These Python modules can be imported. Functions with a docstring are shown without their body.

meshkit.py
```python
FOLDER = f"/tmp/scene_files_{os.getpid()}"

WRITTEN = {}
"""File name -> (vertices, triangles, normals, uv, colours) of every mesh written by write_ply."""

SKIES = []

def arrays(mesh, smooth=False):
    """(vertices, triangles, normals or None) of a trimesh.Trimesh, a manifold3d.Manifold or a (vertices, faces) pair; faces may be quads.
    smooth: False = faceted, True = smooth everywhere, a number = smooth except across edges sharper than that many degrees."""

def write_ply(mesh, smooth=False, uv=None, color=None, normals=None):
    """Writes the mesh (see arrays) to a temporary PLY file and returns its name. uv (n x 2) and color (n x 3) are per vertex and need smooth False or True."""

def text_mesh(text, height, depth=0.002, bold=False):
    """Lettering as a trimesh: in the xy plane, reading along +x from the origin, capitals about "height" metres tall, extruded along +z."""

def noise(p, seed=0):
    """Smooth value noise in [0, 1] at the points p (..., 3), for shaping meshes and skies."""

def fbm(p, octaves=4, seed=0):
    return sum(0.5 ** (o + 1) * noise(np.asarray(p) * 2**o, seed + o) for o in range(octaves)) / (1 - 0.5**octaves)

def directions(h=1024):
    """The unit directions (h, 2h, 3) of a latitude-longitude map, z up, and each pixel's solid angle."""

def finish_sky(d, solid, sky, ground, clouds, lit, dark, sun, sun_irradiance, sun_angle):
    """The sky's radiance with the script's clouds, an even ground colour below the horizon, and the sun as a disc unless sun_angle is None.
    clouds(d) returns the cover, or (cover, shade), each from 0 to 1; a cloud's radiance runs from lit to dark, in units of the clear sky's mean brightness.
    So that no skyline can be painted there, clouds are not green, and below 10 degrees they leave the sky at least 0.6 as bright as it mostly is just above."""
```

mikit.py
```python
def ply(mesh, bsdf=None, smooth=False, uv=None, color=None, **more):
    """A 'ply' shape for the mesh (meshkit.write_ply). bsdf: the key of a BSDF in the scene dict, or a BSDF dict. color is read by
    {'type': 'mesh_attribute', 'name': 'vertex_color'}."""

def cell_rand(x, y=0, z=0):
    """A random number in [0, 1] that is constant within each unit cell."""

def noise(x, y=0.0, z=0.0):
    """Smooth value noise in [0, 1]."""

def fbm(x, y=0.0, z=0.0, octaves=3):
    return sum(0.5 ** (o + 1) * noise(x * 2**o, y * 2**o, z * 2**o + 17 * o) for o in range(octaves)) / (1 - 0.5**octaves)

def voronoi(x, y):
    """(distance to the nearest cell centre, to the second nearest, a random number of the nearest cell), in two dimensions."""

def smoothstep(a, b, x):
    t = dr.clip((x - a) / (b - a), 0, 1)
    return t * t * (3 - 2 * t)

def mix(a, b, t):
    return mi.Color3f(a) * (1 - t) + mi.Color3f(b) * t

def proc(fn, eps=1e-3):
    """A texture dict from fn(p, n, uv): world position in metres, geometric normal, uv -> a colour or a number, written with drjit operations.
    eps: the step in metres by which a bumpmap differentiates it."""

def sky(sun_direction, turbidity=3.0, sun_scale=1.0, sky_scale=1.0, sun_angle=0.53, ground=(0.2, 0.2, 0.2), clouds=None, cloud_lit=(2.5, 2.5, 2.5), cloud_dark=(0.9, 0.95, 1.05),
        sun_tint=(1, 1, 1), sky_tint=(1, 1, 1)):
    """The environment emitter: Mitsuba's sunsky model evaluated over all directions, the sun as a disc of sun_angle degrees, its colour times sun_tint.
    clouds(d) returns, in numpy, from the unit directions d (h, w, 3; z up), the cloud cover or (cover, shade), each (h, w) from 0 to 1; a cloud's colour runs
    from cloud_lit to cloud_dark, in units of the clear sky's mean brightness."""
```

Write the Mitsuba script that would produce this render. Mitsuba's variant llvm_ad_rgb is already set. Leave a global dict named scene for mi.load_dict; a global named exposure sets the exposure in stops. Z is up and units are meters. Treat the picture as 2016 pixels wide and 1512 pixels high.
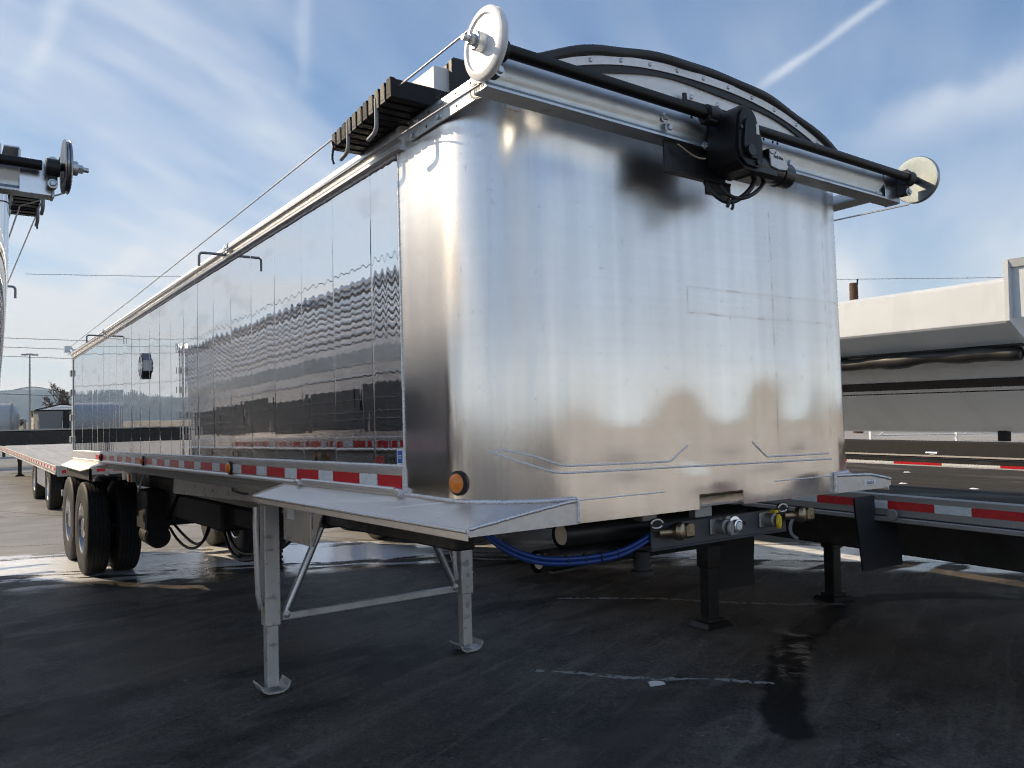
import math, random
import numpy as np, trimesh, mitsuba as mi, drjit as dr
import mikit, meshkit
from mikit import proc, noise, fbm, smoothstep, mix, cell_rand
from shapely.geometry import Polygon

T = mi.ScalarTransform4f
PI = math.pi
scene, labels = {}, {}

# ---------------------------------------------------------------- camera, sky, exposure
CAM = np.array([-2.626, -2.2238, 1.8478])
FWD = np.array([0.574064, 0.817994, 0.036563])
UPV = np.array([-0.006632, -0.040008, 0.999177])
scene['camera'] = {'type': 'perspective', 'fov': 2 * math.degrees(math.atan(1008 / 1607.1)), 'fov_axis': 'x', 'near_clip': 0.02, 'far_clip': 30000.0,
                   'to_world': T().look_at(origin=CAM.tolist(), target=(CAM + FWD).tolist(), up=UPV.tolist())}
exposure = 1.8
ELEV = math.radians(30)
SUN = np.array([-0.62 * math.cos(ELEV), 0.785 * math.cos(ELEV), math.sin(ELEV)])


def clouds(d):
    """High thin cirrus in combed streaks, three old contrails and a milky band low over the horizon."""
    z = np.maximum(d[..., 2], 0.0)
    q = d[..., :2] / (z[..., None] + 0.22)
    ca, sa = math.cos(0.55), math.sin(0.55)
    u, v = q[..., 0] * ca + q[..., 1] * sa, -q[..., 0] * sa + q[..., 1] * ca
    w = meshkit.fbm(np.stack([u * 0.9, v * 0.9, 0 * u + 7], -1), 3, 3) - 0.5
    a = meshkit.fbm(np.stack([u * 1.1 + 3, v * 5.0 + 2.2 * w, 0 * u], -1), 5, 11)
    b = meshkit.fbm(np.stack([u * 1.3 - 8, v * 1.5 + 4, 0 * u + 3], -1), 4, 23)
    f = meshkit.fbm(np.stack([u * 6 + 1, v * 14 + 2.5 * w, 0 * u + 5], -1), 4, 5)
    c = np.clip((a - 0.34) * 1.9, 0, 1) * np.clip((b - 0.25) * 2.4, 0, 1) * 0.66 + 0.34 * np.clip(f - 0.32, 0, 1) * np.clip((b - 0.22) * 2.2, 0, 1) + 0.03
    low = np.clip(1 - z / 0.42, 0, 1)
    c = c + 0.85 * low ** 1.5 * (0.25 + 1.35 * a)
    n1 = meshkit.fbm(d * 26, 4, 41)
    c = c + 0.50 * np.exp(-(np.degrees(np.arccos(np.clip(d @ SUN, -1, 1))) / 28) ** 2) * (0.6 + 0.8 * a)

    def trail(p0, p1, width, power, soft=0.3):
        p0, p1 = np.array(p0) / np.linalg.norm(p0), np.array(p1) / np.linalg.norm(p1)
        n = np.cross(p0, p1)
        n /= np.linalg.norm(n)
        t = np.cross(n, p0)
        along = np.arctan2(d @ t, d @ p0) / math.atan2(p1 @ t, p1 @ p0)
        off = np.abs(d @ n + (n1 - 0.5) * width * 1.4) / (width * (0.55 + 0.9 * n1))
        ends = np.clip((along + 0.02) / soft, 0, 1) * np.clip((1.5 - along) / 0.5, 0, 1)
        return power * np.exp(-off ** 2) * ends * (0.55 + 0.75 * n1)
    c = c + trail((0.7362, 0.5793, 0.3497), (0.7883, 0.4519, 0.4176), 0.0048, 0.60)
    c = c + trail((0.8034, 0.5218, 0.287), (0.8766, 0.3609, 0.3184), 0.026, 0.42, 0.5)
    c = c + trail((0.0665, 0.9409, 0.3322), (0.0968, 0.9033, 0.418), 0.009, 0.30, 0.5)
    c = c + trail((0.3334, 0.8733, 0.3553), (0.321, 0.8354, 0.4462), 0.007, 0.22, 0.5)
    c = c + trail((0.1057, 0.9878, 0.1142), (0.1675, 0.9703, 0.1745), 0.010, 0.32, 0.5)
    return np.clip(c, 0, 0.93), 0.16 + 0 * c


scene['sky'] = mikit.sky(SUN, turbidity=2.3, sun_scale=1.0, sky_scale=1.0, ground=(0.16, 0.15, 0.14), clouds=clouds,
                         cloud_lit=(2.85, 3.1, 3.5), cloud_dark=(1.3, 1.45, 1.7), sky_tint=(0.98, 1.10, 1.30), sun_tint=(0.96, 1.0, 1.07))


# ---------------------------------------------------------------- materials
def bs(key, d, two=True):
    scene[key] = {'type': 'twosided', 'bsdf': d} if two else d
    return key


def pr(key, color, rough=0.5, metallic=0.0, spec=0.5, **kw):
    c = color if isinstance(color, dict) else {'type': 'rgb', 'value': list(color)}
    return bs(key, {'type': 'principled', 'base_color': c, 'roughness': rough, 'metallic': metallic, 'specular': spec, **kw})


def metal(key, refl, a, b=None):
    d = {'type': 'roughconductor', 'material': 'Al', 'distribution': 'ggx', 'specular_reflectance': refl if isinstance(refl, dict) else {'type': 'rgb', 'value': list(refl)}}
    if b is None:
        d['alpha'] = a
    else:
        d['alpha_u'], d['alpha_v'] = a, b
    return bs(key, d)


def fn_front(p, n, uv):
    """Brushed sheet: fine horizontal grain, grey handling smears, tan heat lines over the inside stiffeners. uv in metres."""
    s, z = uv.x, uv.y
    g = fbm(s * 3.0, z * 160.0, 0.0, 3)
    h = fbm(s * 5.0, z * 1.6, 3.0, 3)
    streak = fbm(s * 26.0, z * 0.8, 9.0, 3)
    k = 0.90 + 0.09 * (g - 0.5) + 0.14 * (h - 0.5) + 0.20 * (streak - 0.5)
    col = mi.Color3f(k, k, k * 0.995)

    def line(d, w):
        return dr.exp(-dr.square(d / w))
    wob = 0.004 * (noise(s * 9, z * 9, 1.0) - 0.5)
    on = smoothstep(0.60, 0.75, noise(s * 31, z * 31, 4.0)) * 0.6 + 0.4
    inx = dr.select((s > 1.45) & (s < 2.93), mi.Float(1), mi.Float(0))
    hz = line(z - 2.176 + wob, 0.004) + line(z - 2.282 + wob, 0.004)
    vz = (line(s - 1.458 + wob, 0.004) + line(s - 2.000 + wob, 0.005) + line(s - 2.39 + wob, 0.005)) * dr.select((z > 1.62) & (z < 2.66), mi.Float(1), mi.Float(0))
    vz = vz * dr.select((s > 1.6) | ((z > 2.176) & (z < 2.282)), mi.Float(1), mi.Float(0))
    t = dr.clip((hz * inx + vz) * on, 0, 1) * 0.55
    spots = smoothstep(0.93, 0.97, noise(s * 60, z * 60, 8.0)) * 0.25
    return mix(col, mi.Color3f(0.45, 0.34, 0.25), t) * (1 - spots)


def fn_front_alpha_u(p, n, uv):
    return (0.045 + 0.07 * fbm(uv.x * 4.0, uv.y * 2.0, 5.0, 3)) * (0.25 + 0.75 * smoothstep(1.80, 2.15, uv.y))


def fn_front_alpha_v(p, n, uv):
    return 0.020 + 0.080 * smoothstep(1.88, 2.25, uv.y + 0.06 * noise(uv.x * 3.0, 1.0, 2.0))


def fn_galv(p, n, uv):
    k = 0.72 + 0.16 * fbm(p.x * 24, p.y * 24, p.z * 24, 3)
    m = 1 - 0.25 * smoothstep(0.66, 0.8, fbm(p.x * 9 + 5, p.y * 9, p.z * 40, 3))
    return mi.Color3f(k * 0.92, k * 0.99, k * 1.03) * m


def fn_satin(p, n, uv):
    k = 0.78 + 0.24 * fbm(p.x * 14, p.y * 14, p.z * 4, 3)
    s = 1 - 0.4 * smoothstep(0.60, 0.78, fbm(p.x * 22, p.y * 22, p.z * 22 + 7, 3))
    return mi.Color3f(k, k, k * 0.98) * s


def fn_wing(p, n, uv):
    k = 0.80 + 0.18 * fbm(p.x * 60, p.y * 2.2, p.z * 60, 3)
    return mi.Color3f(k, k * 0.965, k * 0.91)


def fn_panel(p, n, uv):
    k = 0.86 - 0.10 * smoothstep(0.55, 0.8, fbm(p.y * 3, p.z * 9, 2.0, 3)) - 0.12 * smoothstep(0.955, 0.975, noise(p.y * 45, p.z * 45, 3.0))
    return mi.Color3f(k, k, k)


def fn_rubber(p, n, uv):
    k = 0.016 + 0.020 * fbm(p.x * 9, p.y * 9, p.z * 9, 3)
    return mi.Color3f(k, k * 0.98, k * 0.96)


def fn_blacksteel(p, n, uv):
    k = 0.012 + 0.016 * smoothstep(0.5, 0.8, fbm(p.x * 6, p.y * 6, p.z * 6, 3))
    return mi.Color3f(k, k, k * 1.05)


def fn_deck_dark(p, n, uv):
    b = fbm(p.x * 24, p.y * 0.8, 1.0, 3)
    k = 0.026 + 0.026 * b + 0.035 * smoothstep(0.55, 0.8, fbm(p.x * 3, p.y * 2, 4.0, 3))
    return mi.Color3f(k, k * 0.93, k * 0.82)


def fn_deck_light(p, n, uv):
    k = 0.46 + 0.2 * (fbm(p.x * 14, p.y * 0.7, 2.0, 3) - 0.5)
    return mi.Color3f(k, k * 0.96, k * 0.88)


def fn_white_tub(p, n, uv):
    k = 0.63 + 0.08 * (fbm(p.x * 1.5, p.y * 1.5, p.z * 2.5, 3) - 0.5)
    k = k * (1 - 0.05 * smoothstep(0.55, 0.75, fbm(p.y * 6, p.z * 1.2, 3.0, 3)))
    return mi.Color3f(k * 0.94, k, k * 1.05)


def fn_tape_red(p, n, uv):
    k = 0.85 + 0.3 * noise(p.y * 60, p.z * 60, p.x * 60)
    return mi.Color3f(0.50, 0.012, 0.02) * k


def fn_tape_white(p, n, uv):
    k = 0.9 + 0.2 * noise(p.y * 50, p.z * 50, p.x * 50)
    return mi.Color3f(0.62, 0.66, 0.66) * k


def fn_tarp(p, n, uv):
    k = 0.012 + 0.012 * fbm(p.x * 8, p.y * 8, p.z * 20, 3)
    return mi.Color3f(k, k, k * 1.05)


def fn_hill(p, n, uv):
    k = 0.75 + 0.5 * fbm(p.x * 0.004, p.y * 0.004, p.z * 0.02, 4)
    snow = smoothstep(0.62, 0.70, fbm(p.x * 0.003, p.y * 0.003, p.z * 0.012 + 5, 4)) * 0.25
    return mix(mi.Color3f(0.10, 0.105, 0.10) * k, mi.Color3f(0.7, 0.72, 0.75), snow)


bs('mirror_panel', {'type': 'conductor', 'material': 'Al', 'specular_reflectance': proc(fn_panel)})
metal('brushed_front', proc(fn_front), proc(fn_front_alpha_u), proc(fn_front_alpha_v))
metal('soft_mirror', (0.90, 0.91, 0.93), 0.10)
metal('satin_alu', proc(fn_satin), 0.32)
metal('wing_alu', proc(fn_wing), 0.26)
metal('rail_alu', (0.80, 0.80, 0.80), 0.18)
metal('bead_alu', (0.95, 0.95, 0.97), 0.30)
pr('flat_bead', (0.80, 0.79, 0.77), 0.5, 0.35)
metal('galvanized', proc(fn_galv), 0.17)
metal('polished', (0.92, 0.93, 0.95), 0.06)
metal('dark_chrome', (0.42, 0.43, 0.45), 0.07)
metal('zinc_plate', (0.50, 0.56, 0.56), 0.11)
metal('tube_alu', (0.72, 0.73, 0.76), 0.12)
metal('dull_alu', (0.50, 0.50, 0.48), 0.38)
pr('zinc_white', (0.86, 0.87, 0.88), 0.40, 0.15)
pr('brass', (0.34, 0.28, 0.19), 0.34, 1.0)
pr('black_plastic', (0.008, 0.008, 0.009), 0.42, spec=0.35)
pr('black_gloss', (0.012, 0.012, 0.014), 0.25)
pr('black_steel', proc(fn_blacksteel), 0.42)
pr('light_band_paint', (0.78, 0.74, 0.64), 0.4)  # cream colour for the sunlit band mirrored in the near panels
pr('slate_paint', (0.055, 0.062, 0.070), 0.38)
pr('rubber', proc(fn_rubber), 0.65, spec=0.35)
pr('flap_rubber', (0.022, 0.023, 0.026), 0.55)
pr('tape_red', proc(fn_tape_red), 0.30)
pr('tape_white', proc(fn_tape_white), 0.30)
pr('amber', (0.75, 0.20, 0.01), 0.15, clearcoat=1.0)
pr('lens_red', (0.40, 0.01, 0.01), 0.15, clearcoat=1.0)
pr('sticker_white', (0.78, 0.78, 0.76), 0.45)
pr('sticker_blue', (0.02, 0.09, 0.42), 0.4)
pr('ink_black', (0.012, 0.012, 0.012), 0.5)
pr('ink_red', (0.35, 0.02, 0.02), 0.45)
pr('yellow', (0.65, 0.47, 0.02), 0.4)
pr('blue_hose', (0.008, 0.040, 0.19), 0.28)
pr('hose_black', (0.013, 0.013, 0.014), 0.4)
pr('white_paint', proc(fn_white_tub), 0.28, clearcoat=0.4)
pr('grey_paint', (0.40, 0.42, 0.43), 0.4)
pr('tub_grey', (0.17, 0.18, 0.19), 0.5)
pr('deck_dark', proc(fn_deck_dark), 0.85, spec=0.15)
pr('deck_light', proc(fn_deck_light), 0.6)
pr('tarp_black', proc(fn_tarp), 0.45)
pr('brown_wood', (0.10, 0.055, 0.03), 0.8)
pr('pole_grey', (0.32, 0.33, 0.34), 0.5)
pr('wire_dark', (0.03, 0.03, 0.035), 0.5)
pr('bark', (0.11, 0.085, 0.07), 0.9)
pr('paper', (0.72, 0.72, 0.69), 0.7)
pr('tan_box', (0.45, 0.40, 0.33), 0.7)
pr('hill_mat', proc(fn_hill), 0.95, spec=0.1)
pr('cable_steel', (0.42, 0.43, 0.45), 0.35, 0.9)
pr('dull_black', (0.010, 0.010, 0.011), 0.7)


# ---------------------------------------------------------------- mesh helpers
M_CUR = np.eye(4)
WARP = 0.0


def number(name):
    if name not in scene:
        return name
    k = 1
    while f'{name}_{k:03d}' in scene:
        k += 1
    return f'{name}_{k:03d}'


def add(parent, name, mesh, mat, smooth=False, label=None, stuff=False, uv=None):
    """One entry of the scene; a list of meshes is joined into this one entry."""
    if isinstance(mesh, list):
        mesh = trimesh.util.concatenate([trimesh.Trimesh(*(meshkit.arrays(m)[:2]), process=False) for m in mesh])
    if isinstance(mesh, tuple):
        mesh = trimesh.Trimesh(mesh[0], mesh[1], process=False)
    v = np.array(mesh.vertices, float)
    if WARP:    # a body whose sides draw in towards the floor
        v[:, 0] *= 1 - WARP * np.clip((2.62 - v[:, 2]) / 1.15, 0, 1) ** 1.5
    v = v @ M_CUR[:3, :3].T + M_CUR[:3, 3]
    key = number(f'{parent}__{name}' if parent else name)
    m = trimesh.Trimesh(v, np.asarray(mesh.faces), process=False)
    scene[key] = mikit.ply(m, mat, smooth=True if uv is not None else smooth, uv=uv)
    if label or stuff:
        labels[key] = {}
        if label:
            labels[key]['label'] = label
        if stuff:
            labels[key]['kind'] = 'stuff'
    return key


def thing(key, label, cat, group=None):
    labels[key] = {'label': label, 'category': cat}
    if group:
        labels[key]['group'] = group
    return key


def hull(pts):
    return trimesh.convex.convex_hull(np.asarray(pts, float))


def box(x0, x1, y0, y1, z0, z1, b=0.0):
    if b <= 0:
        v = np.array([[x, y, z] for x in (x0, x1) for y in (y0, y1) for z in (z0, z1)], float)
        return hull(v)
    pts = []
    for x, sx in ((x0, 1), (x1, -1)):
        for y, sy in ((y0, 1), (y1, -1)):
            for z, sz in ((z0, 1), (z1, -1)):
                pts += [(x + sx * b, y + sy * b, z), (x + sx * b, y, z + sz * b), (x, y + sy * b, z + sz * b)]
    return hull(pts)


def bar(p0, p1, w, h, up=(0, 0, 1), b=0.0):
    """A rectangular bar from p0 to p1: w across, h along 'up'."""
    p0, p1 = np.array(p0, float), np.array(p1, float)
    d = p1 - p0
    L = np.linalg.norm(d)
    d /= L
    s = np.cross(d, up)
    s /= np.linalg.norm(s)
    t = np.cross(s, d)
    m = box(-w / 2, w / 2, 0, L, -h / 2, h / 2, b)
    m.vertices = p0 + np.asarray(m.vertices) @ np.stack([s, d, t])
    return m


def tube(pts, r, n=10, cap=True):
    p = np.asarray(pts, float)
    r = np.broadcast_to(np.asarray(r, float), (len(p),))
    t = np.gradient(p, axis=0)
    t /= np.linalg.norm(t, axis=1, keepdims=True)
    a = np.empty_like(p)
    e = np.eye(3)[np.argmin(np.abs(t[0]))]
    for k in range(len(p)):   # carry the frame along without twist
        e = e - t[k] * (e @ t[k])
        e = e / np.linalg.norm(e)
        a[k] = e
    b = np.cross(t, a)
    th = np.arange(n) * 2 * PI / n
    v = p[:, None] + r[:, None, None] * (np.cos(th)[None, :, None] * a[:, None] + np.sin(th)[None, :, None] * b[:, None])
    V = v.reshape(-1, 3)
    i, j = np.meshgrid(np.arange(len(p) - 1), np.arange(n), indexing='ij')
    q = np.stack([i * n + j, (i + 1) * n + j, (i + 1) * n + (j + 1) % n, i * n + (j + 1) % n], -1).reshape(-1, 4)
    F = np.vstack([q[:, [0, 1, 2]], q[:, [0, 2, 3]]])
    if cap:
        V = np.vstack([V, p[:1], p[-1:]])
        k = np.arange(n)
        e = (len(p) - 1) * n
        F = np.vstack([F, np.stack([k * 0 + len(V) - 2, k, (k + 1) % n], 1), np.stack([k * 0 + len(V) - 1, e + (k + 1) % n, e + k], 1)])
    return trimesh.Trimesh(V, F, process=False)


def rounded(pts, r, k=5):
    """A polyline with its corners rounded."""
    p = [np.array(x, float) for x in pts]
    out = [p[0]]
    for a, b, c in zip(p, p[1:], p[2:]):
        u, v = (a - b) / np.linalg.norm(a - b), (c - b) / np.linalg.norm(c - b)
        rr = min(r, 0.45 * np.linalg.norm(a - b), 0.45 * np.linalg.norm(c - b))
        q0, q2 = b + u * rr, b + v * rr
        out += [(1 - t) ** 2 * q0 + 2 * t * (1 - t) * b + t * t * q2 for t in np.linspace(0, 1, k)]
    return np.array(out + [p[-1]])


def smooth_path(pts, n=8):
    p = np.array(pts, float)
    t = np.arange(len(p))
    from scipy.interpolate import CubicSpline
    return CubicSpline(t, p)(np.linspace(0, len(p) - 1, n * (len(p) - 1) + 1))


def lathe(profile, center, axis, n=32):
    """Revolve (radius, height) pairs about an axis through the centre."""
    prof = np.array(profile, float)
    ax = np.array(axis, float)
    ax /= np.linalg.norm(ax)
    a = np.cross(ax, [0, 0, 1] if abs(ax[2]) < 0.9 else [1, 0, 0])
    a /= np.linalg.norm(a)
    b = np.cross(ax, a)
    th = np.arange(n) * 2 * PI / n
    ring = np.cos(th)[:, None] * a + np.sin(th)[:, None] * b
    V = np.array(center, float) + prof[:, 0][:, None, None] * ring[None] + prof[:, 1][:, None, None] * ax
    V = V.reshape(-1, 3)
    i, j = np.meshgrid(np.arange(len(prof) - 1), np.arange(n), indexing='ij')
    q = np.stack([i * n + j, i * n + (j + 1) % n, (i + 1) * n + (j + 1) % n, (i + 1) * n + j], -1).reshape(-1, 4)
    return trimesh.Trimesh(V, np.vstack([q[:, [0, 1, 2]], q[:, [0, 2, 3]]]), process=False)


def cyl(p0, p1, r, n=20, c=0.0):
    p0, p1 = np.array(p0, float), np.array(p1, float)
    L = np.linalg.norm(p1 - p0)
    c = c or min(r, L) * 0.08
    return lathe([(1e-5, 0), (r - c, 0), (r, c), (r, L - c), (r - c, L), (1e-5, L)], p0, p1 - p0, n)


def prism(poly, axis, a0, a1):
    """Extrude a polygon given in the other two axes (in x, y, z order) along 'axis' from a0 to a1."""
    m = trimesh.creation.extrude_polygon(Polygon(poly), a1 - a0, engine='earcut')
    v = np.asarray(m.vertices)
    o = np.empty_like(v)
    i = 'xyz'.index(axis)
    j, k = [q for q in range(3) if q != i]
    o[:, j], o[:, k], o[:, i] = v[:, 0], v[:, 1], v[:, 2] + a0
    return trimesh.Trimesh(o, np.asarray(m.faces)[:, ::(-1 if axis == 'y' else 1)], process=False)


def sheet(path, t0, t1, axis='y'):
    """A bent sheet: the polyline (in the two other axes) swept along axis."""
    return prism(path, axis, t0, t1)


def bolt(center, axis, r=0.012, h=0.01):
    return [lathe([(1e-5, 0), (r * 1.5, 0), (r * 1.5, 0.002), (r * 0.98, 0.003)], center, axis, 16), lathe([(r, 0.002), (r, h), (r * 0.8, h + 0.002), (1e-5, h + 0.002)], center, axis, 6)]


def bead(pts, r, seed, step=0.011, n=7):
    """A weld bead: a thin tube of overlapping ripples."""
    p = np.array(pts, float)
    seg = np.r_[0, np.cumsum(np.linalg.norm(np.diff(p, axis=0), axis=1))]
    s = np.arange(0, seg[-1], step / 2)
    q = np.stack([np.interp(s, seg, p[:, k]) for k in range(3)], 1)
    g = np.random.default_rng(seed)
    rr = r * (0.85 + 0.22 * (np.arange(len(s)) % 2) + 0.25 * g.random(len(s)))
    q = q + (g.random(q.shape) - 0.5) * r * 0.35
    return tube(q, rr, n)


def text(s, h, origin, right, up, depth=0.0015, bold=False):
    m = meshkit.text_mesh(s, h, depth, bold)
    R, U = np.array(right, float), np.array(up, float)
    R, U = R / np.linalg.norm(R), U / np.linalg.norm(U)
    m.vertices = np.array(origin) + np.asarray(m.vertices) @ np.stack([R, U, np.cross(R, U)])
    return m


def grid(fn, us, vs):
    """A mesh from fn(u, v) -> (.., 3); returns mesh and uv."""
    U, V = np.meshgrid(us, vs, indexing='ij')
    P = fn(U, V).reshape(-1, 3)
    nu, nv = len(us), len(vs)
    i, j = np.meshgrid(np.arange(nu - 1), np.arange(nv - 1), indexing='ij')
    q = np.stack([i * nv + j, (i + 1) * nv + j, (i + 1) * nv + j + 1, i * nv + j + 1], -1).reshape(-1, 4)
    return trimesh.Trimesh(P, np.vstack([q[:, [0, 1, 2]], q[:, [0, 2, 3]]]), process=False), np.stack([U.ravel(), V.ravel()], 1)


# ---------------------------------------------------------------- the setting
GX = [-40, -8, -2.2, 2.7, 5.0, 6.3, 8.0, 8.6, 9.6]
GY = [27, 12.8, 10.05, 7.9, 5.8, 4.5, 2.5, -4.0, -90.0]


def gutter(x):
    """The y of the drainage line that runs across the yard, at x."""
    out = mi.Float(GY[0])
    for x0, x1, y0, y1 in zip(GX, GX[1:], GY, GY[1:]):
        out = dr.select(x > x0, y0 + (x - x0) * ((y1 - y0) / (x1 - x0)), out)
    return out


def polydist(x, y, pts):
    best = mi.Float(1e3)
    for (x0, y0), (x1, y1) in zip(pts, pts[1:]):
        dx, dy = x1 - x0, y1 - y0
        t = dr.clip(((x - x0) * dx + (y - y0) * dy) / (dx * dx + dy * dy), 0, 1)
        best = dr.minimum(best, dr.sqrt(dr.square(x - x0 - t * dx) + dr.square(y - y0 - t * dy)))
    return best


WET = [(1.42, 0.80), (1.60, 0.98), (1.85, 1.15), (2.1, 1.34), (2.74, 1.76), (3.36, 2.04), (4.43, 2.34), (4.87, 2.3), (5.4, 2.0), (5.9, 1.5)]
CRK1 = [(2.45, 4.25), (2.7, 4.08), (2.95, 3.84), (3.22, 3.62), (3.56, 3.14), (4.0, 2.65), (4.43, 2.34)]
CRK2 = [(0.9, 2.56), (1.08, 2.35), (1.31, 2.03), (1.74, 1.67), (1.98, 1.37)]


def ground_masks(p):
    x, y = p.x, p.y
    n1 = fbm(x * 1.7, y * 1.7, 0.0, 3)
    n2 = fbm(x * 6.0, y * 6.0, 3.0, 3)
    v = y - gutter(x)
    along = (x * 0.86 - v * 0.1)
    st = fbm(along * 1.1, v * 6.5 + 1.5 * n1, 5.0, 4)
    far = smoothstep(-0.15, 0.1, v + 0.5 * (n1 - 0.5) - 0.45)
    white_streak = smoothstep(0.31, 0.38, st + 0.28 * (1 - dr.abs(v - 0.12 + 0.25 * (n1 - 0.5)) / 0.62) + 0.22 * (n2 - 0.5) - 0.03)  # white, smoother streaks along the drainage line
    white_streak = white_streak * smoothstep(1.45, 0.95, dr.abs(v - 0.05)) * smoothstep(10.5, 9.6, x)
    white_streak = white_streak * (1 - smoothstep(2.4, 2.9, x) * smoothstep(5.2, 4.6, x) * 0.6)
    wig = 0.07 * (n2 - 0.5) + 0.05 * (fbm(x * 19, y * 19, 1.0, 2) - 0.5)
    dw = polydist(x, y, WET) + wig
    wet = smoothstep(0.185, 0.105, dw)
    dg = smoothstep(1.7, 1.0, dr.abs(v + 0.25) + 0.8 * (n1 - 0.5))
    stain = smoothstep(0.60, 0.72, fbm(x * 0.9 + 11, y * 2.1, 8.0, 3))
    wet2 = dr.maximum(dg * 0.9, smoothstep(0.66, 0.74, fbm(x * 0.55 + 31, y * 0.55, 2.0, 4)) * smoothstep(9.0, 12.0, y))
    c = dr.minimum(polydist(x, y, CRK1), polydist(x, y, CRK2)) + 0.05 * (n2 - 0.5)
    crack = smoothstep(0.035, 0.020, c) * smoothstep(0.40, 0.52, fbm(x * 28, y * 28, 6.0, 3))
    return v, far, white_streak, wet, wet2, stain, crack, n1, n2


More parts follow.
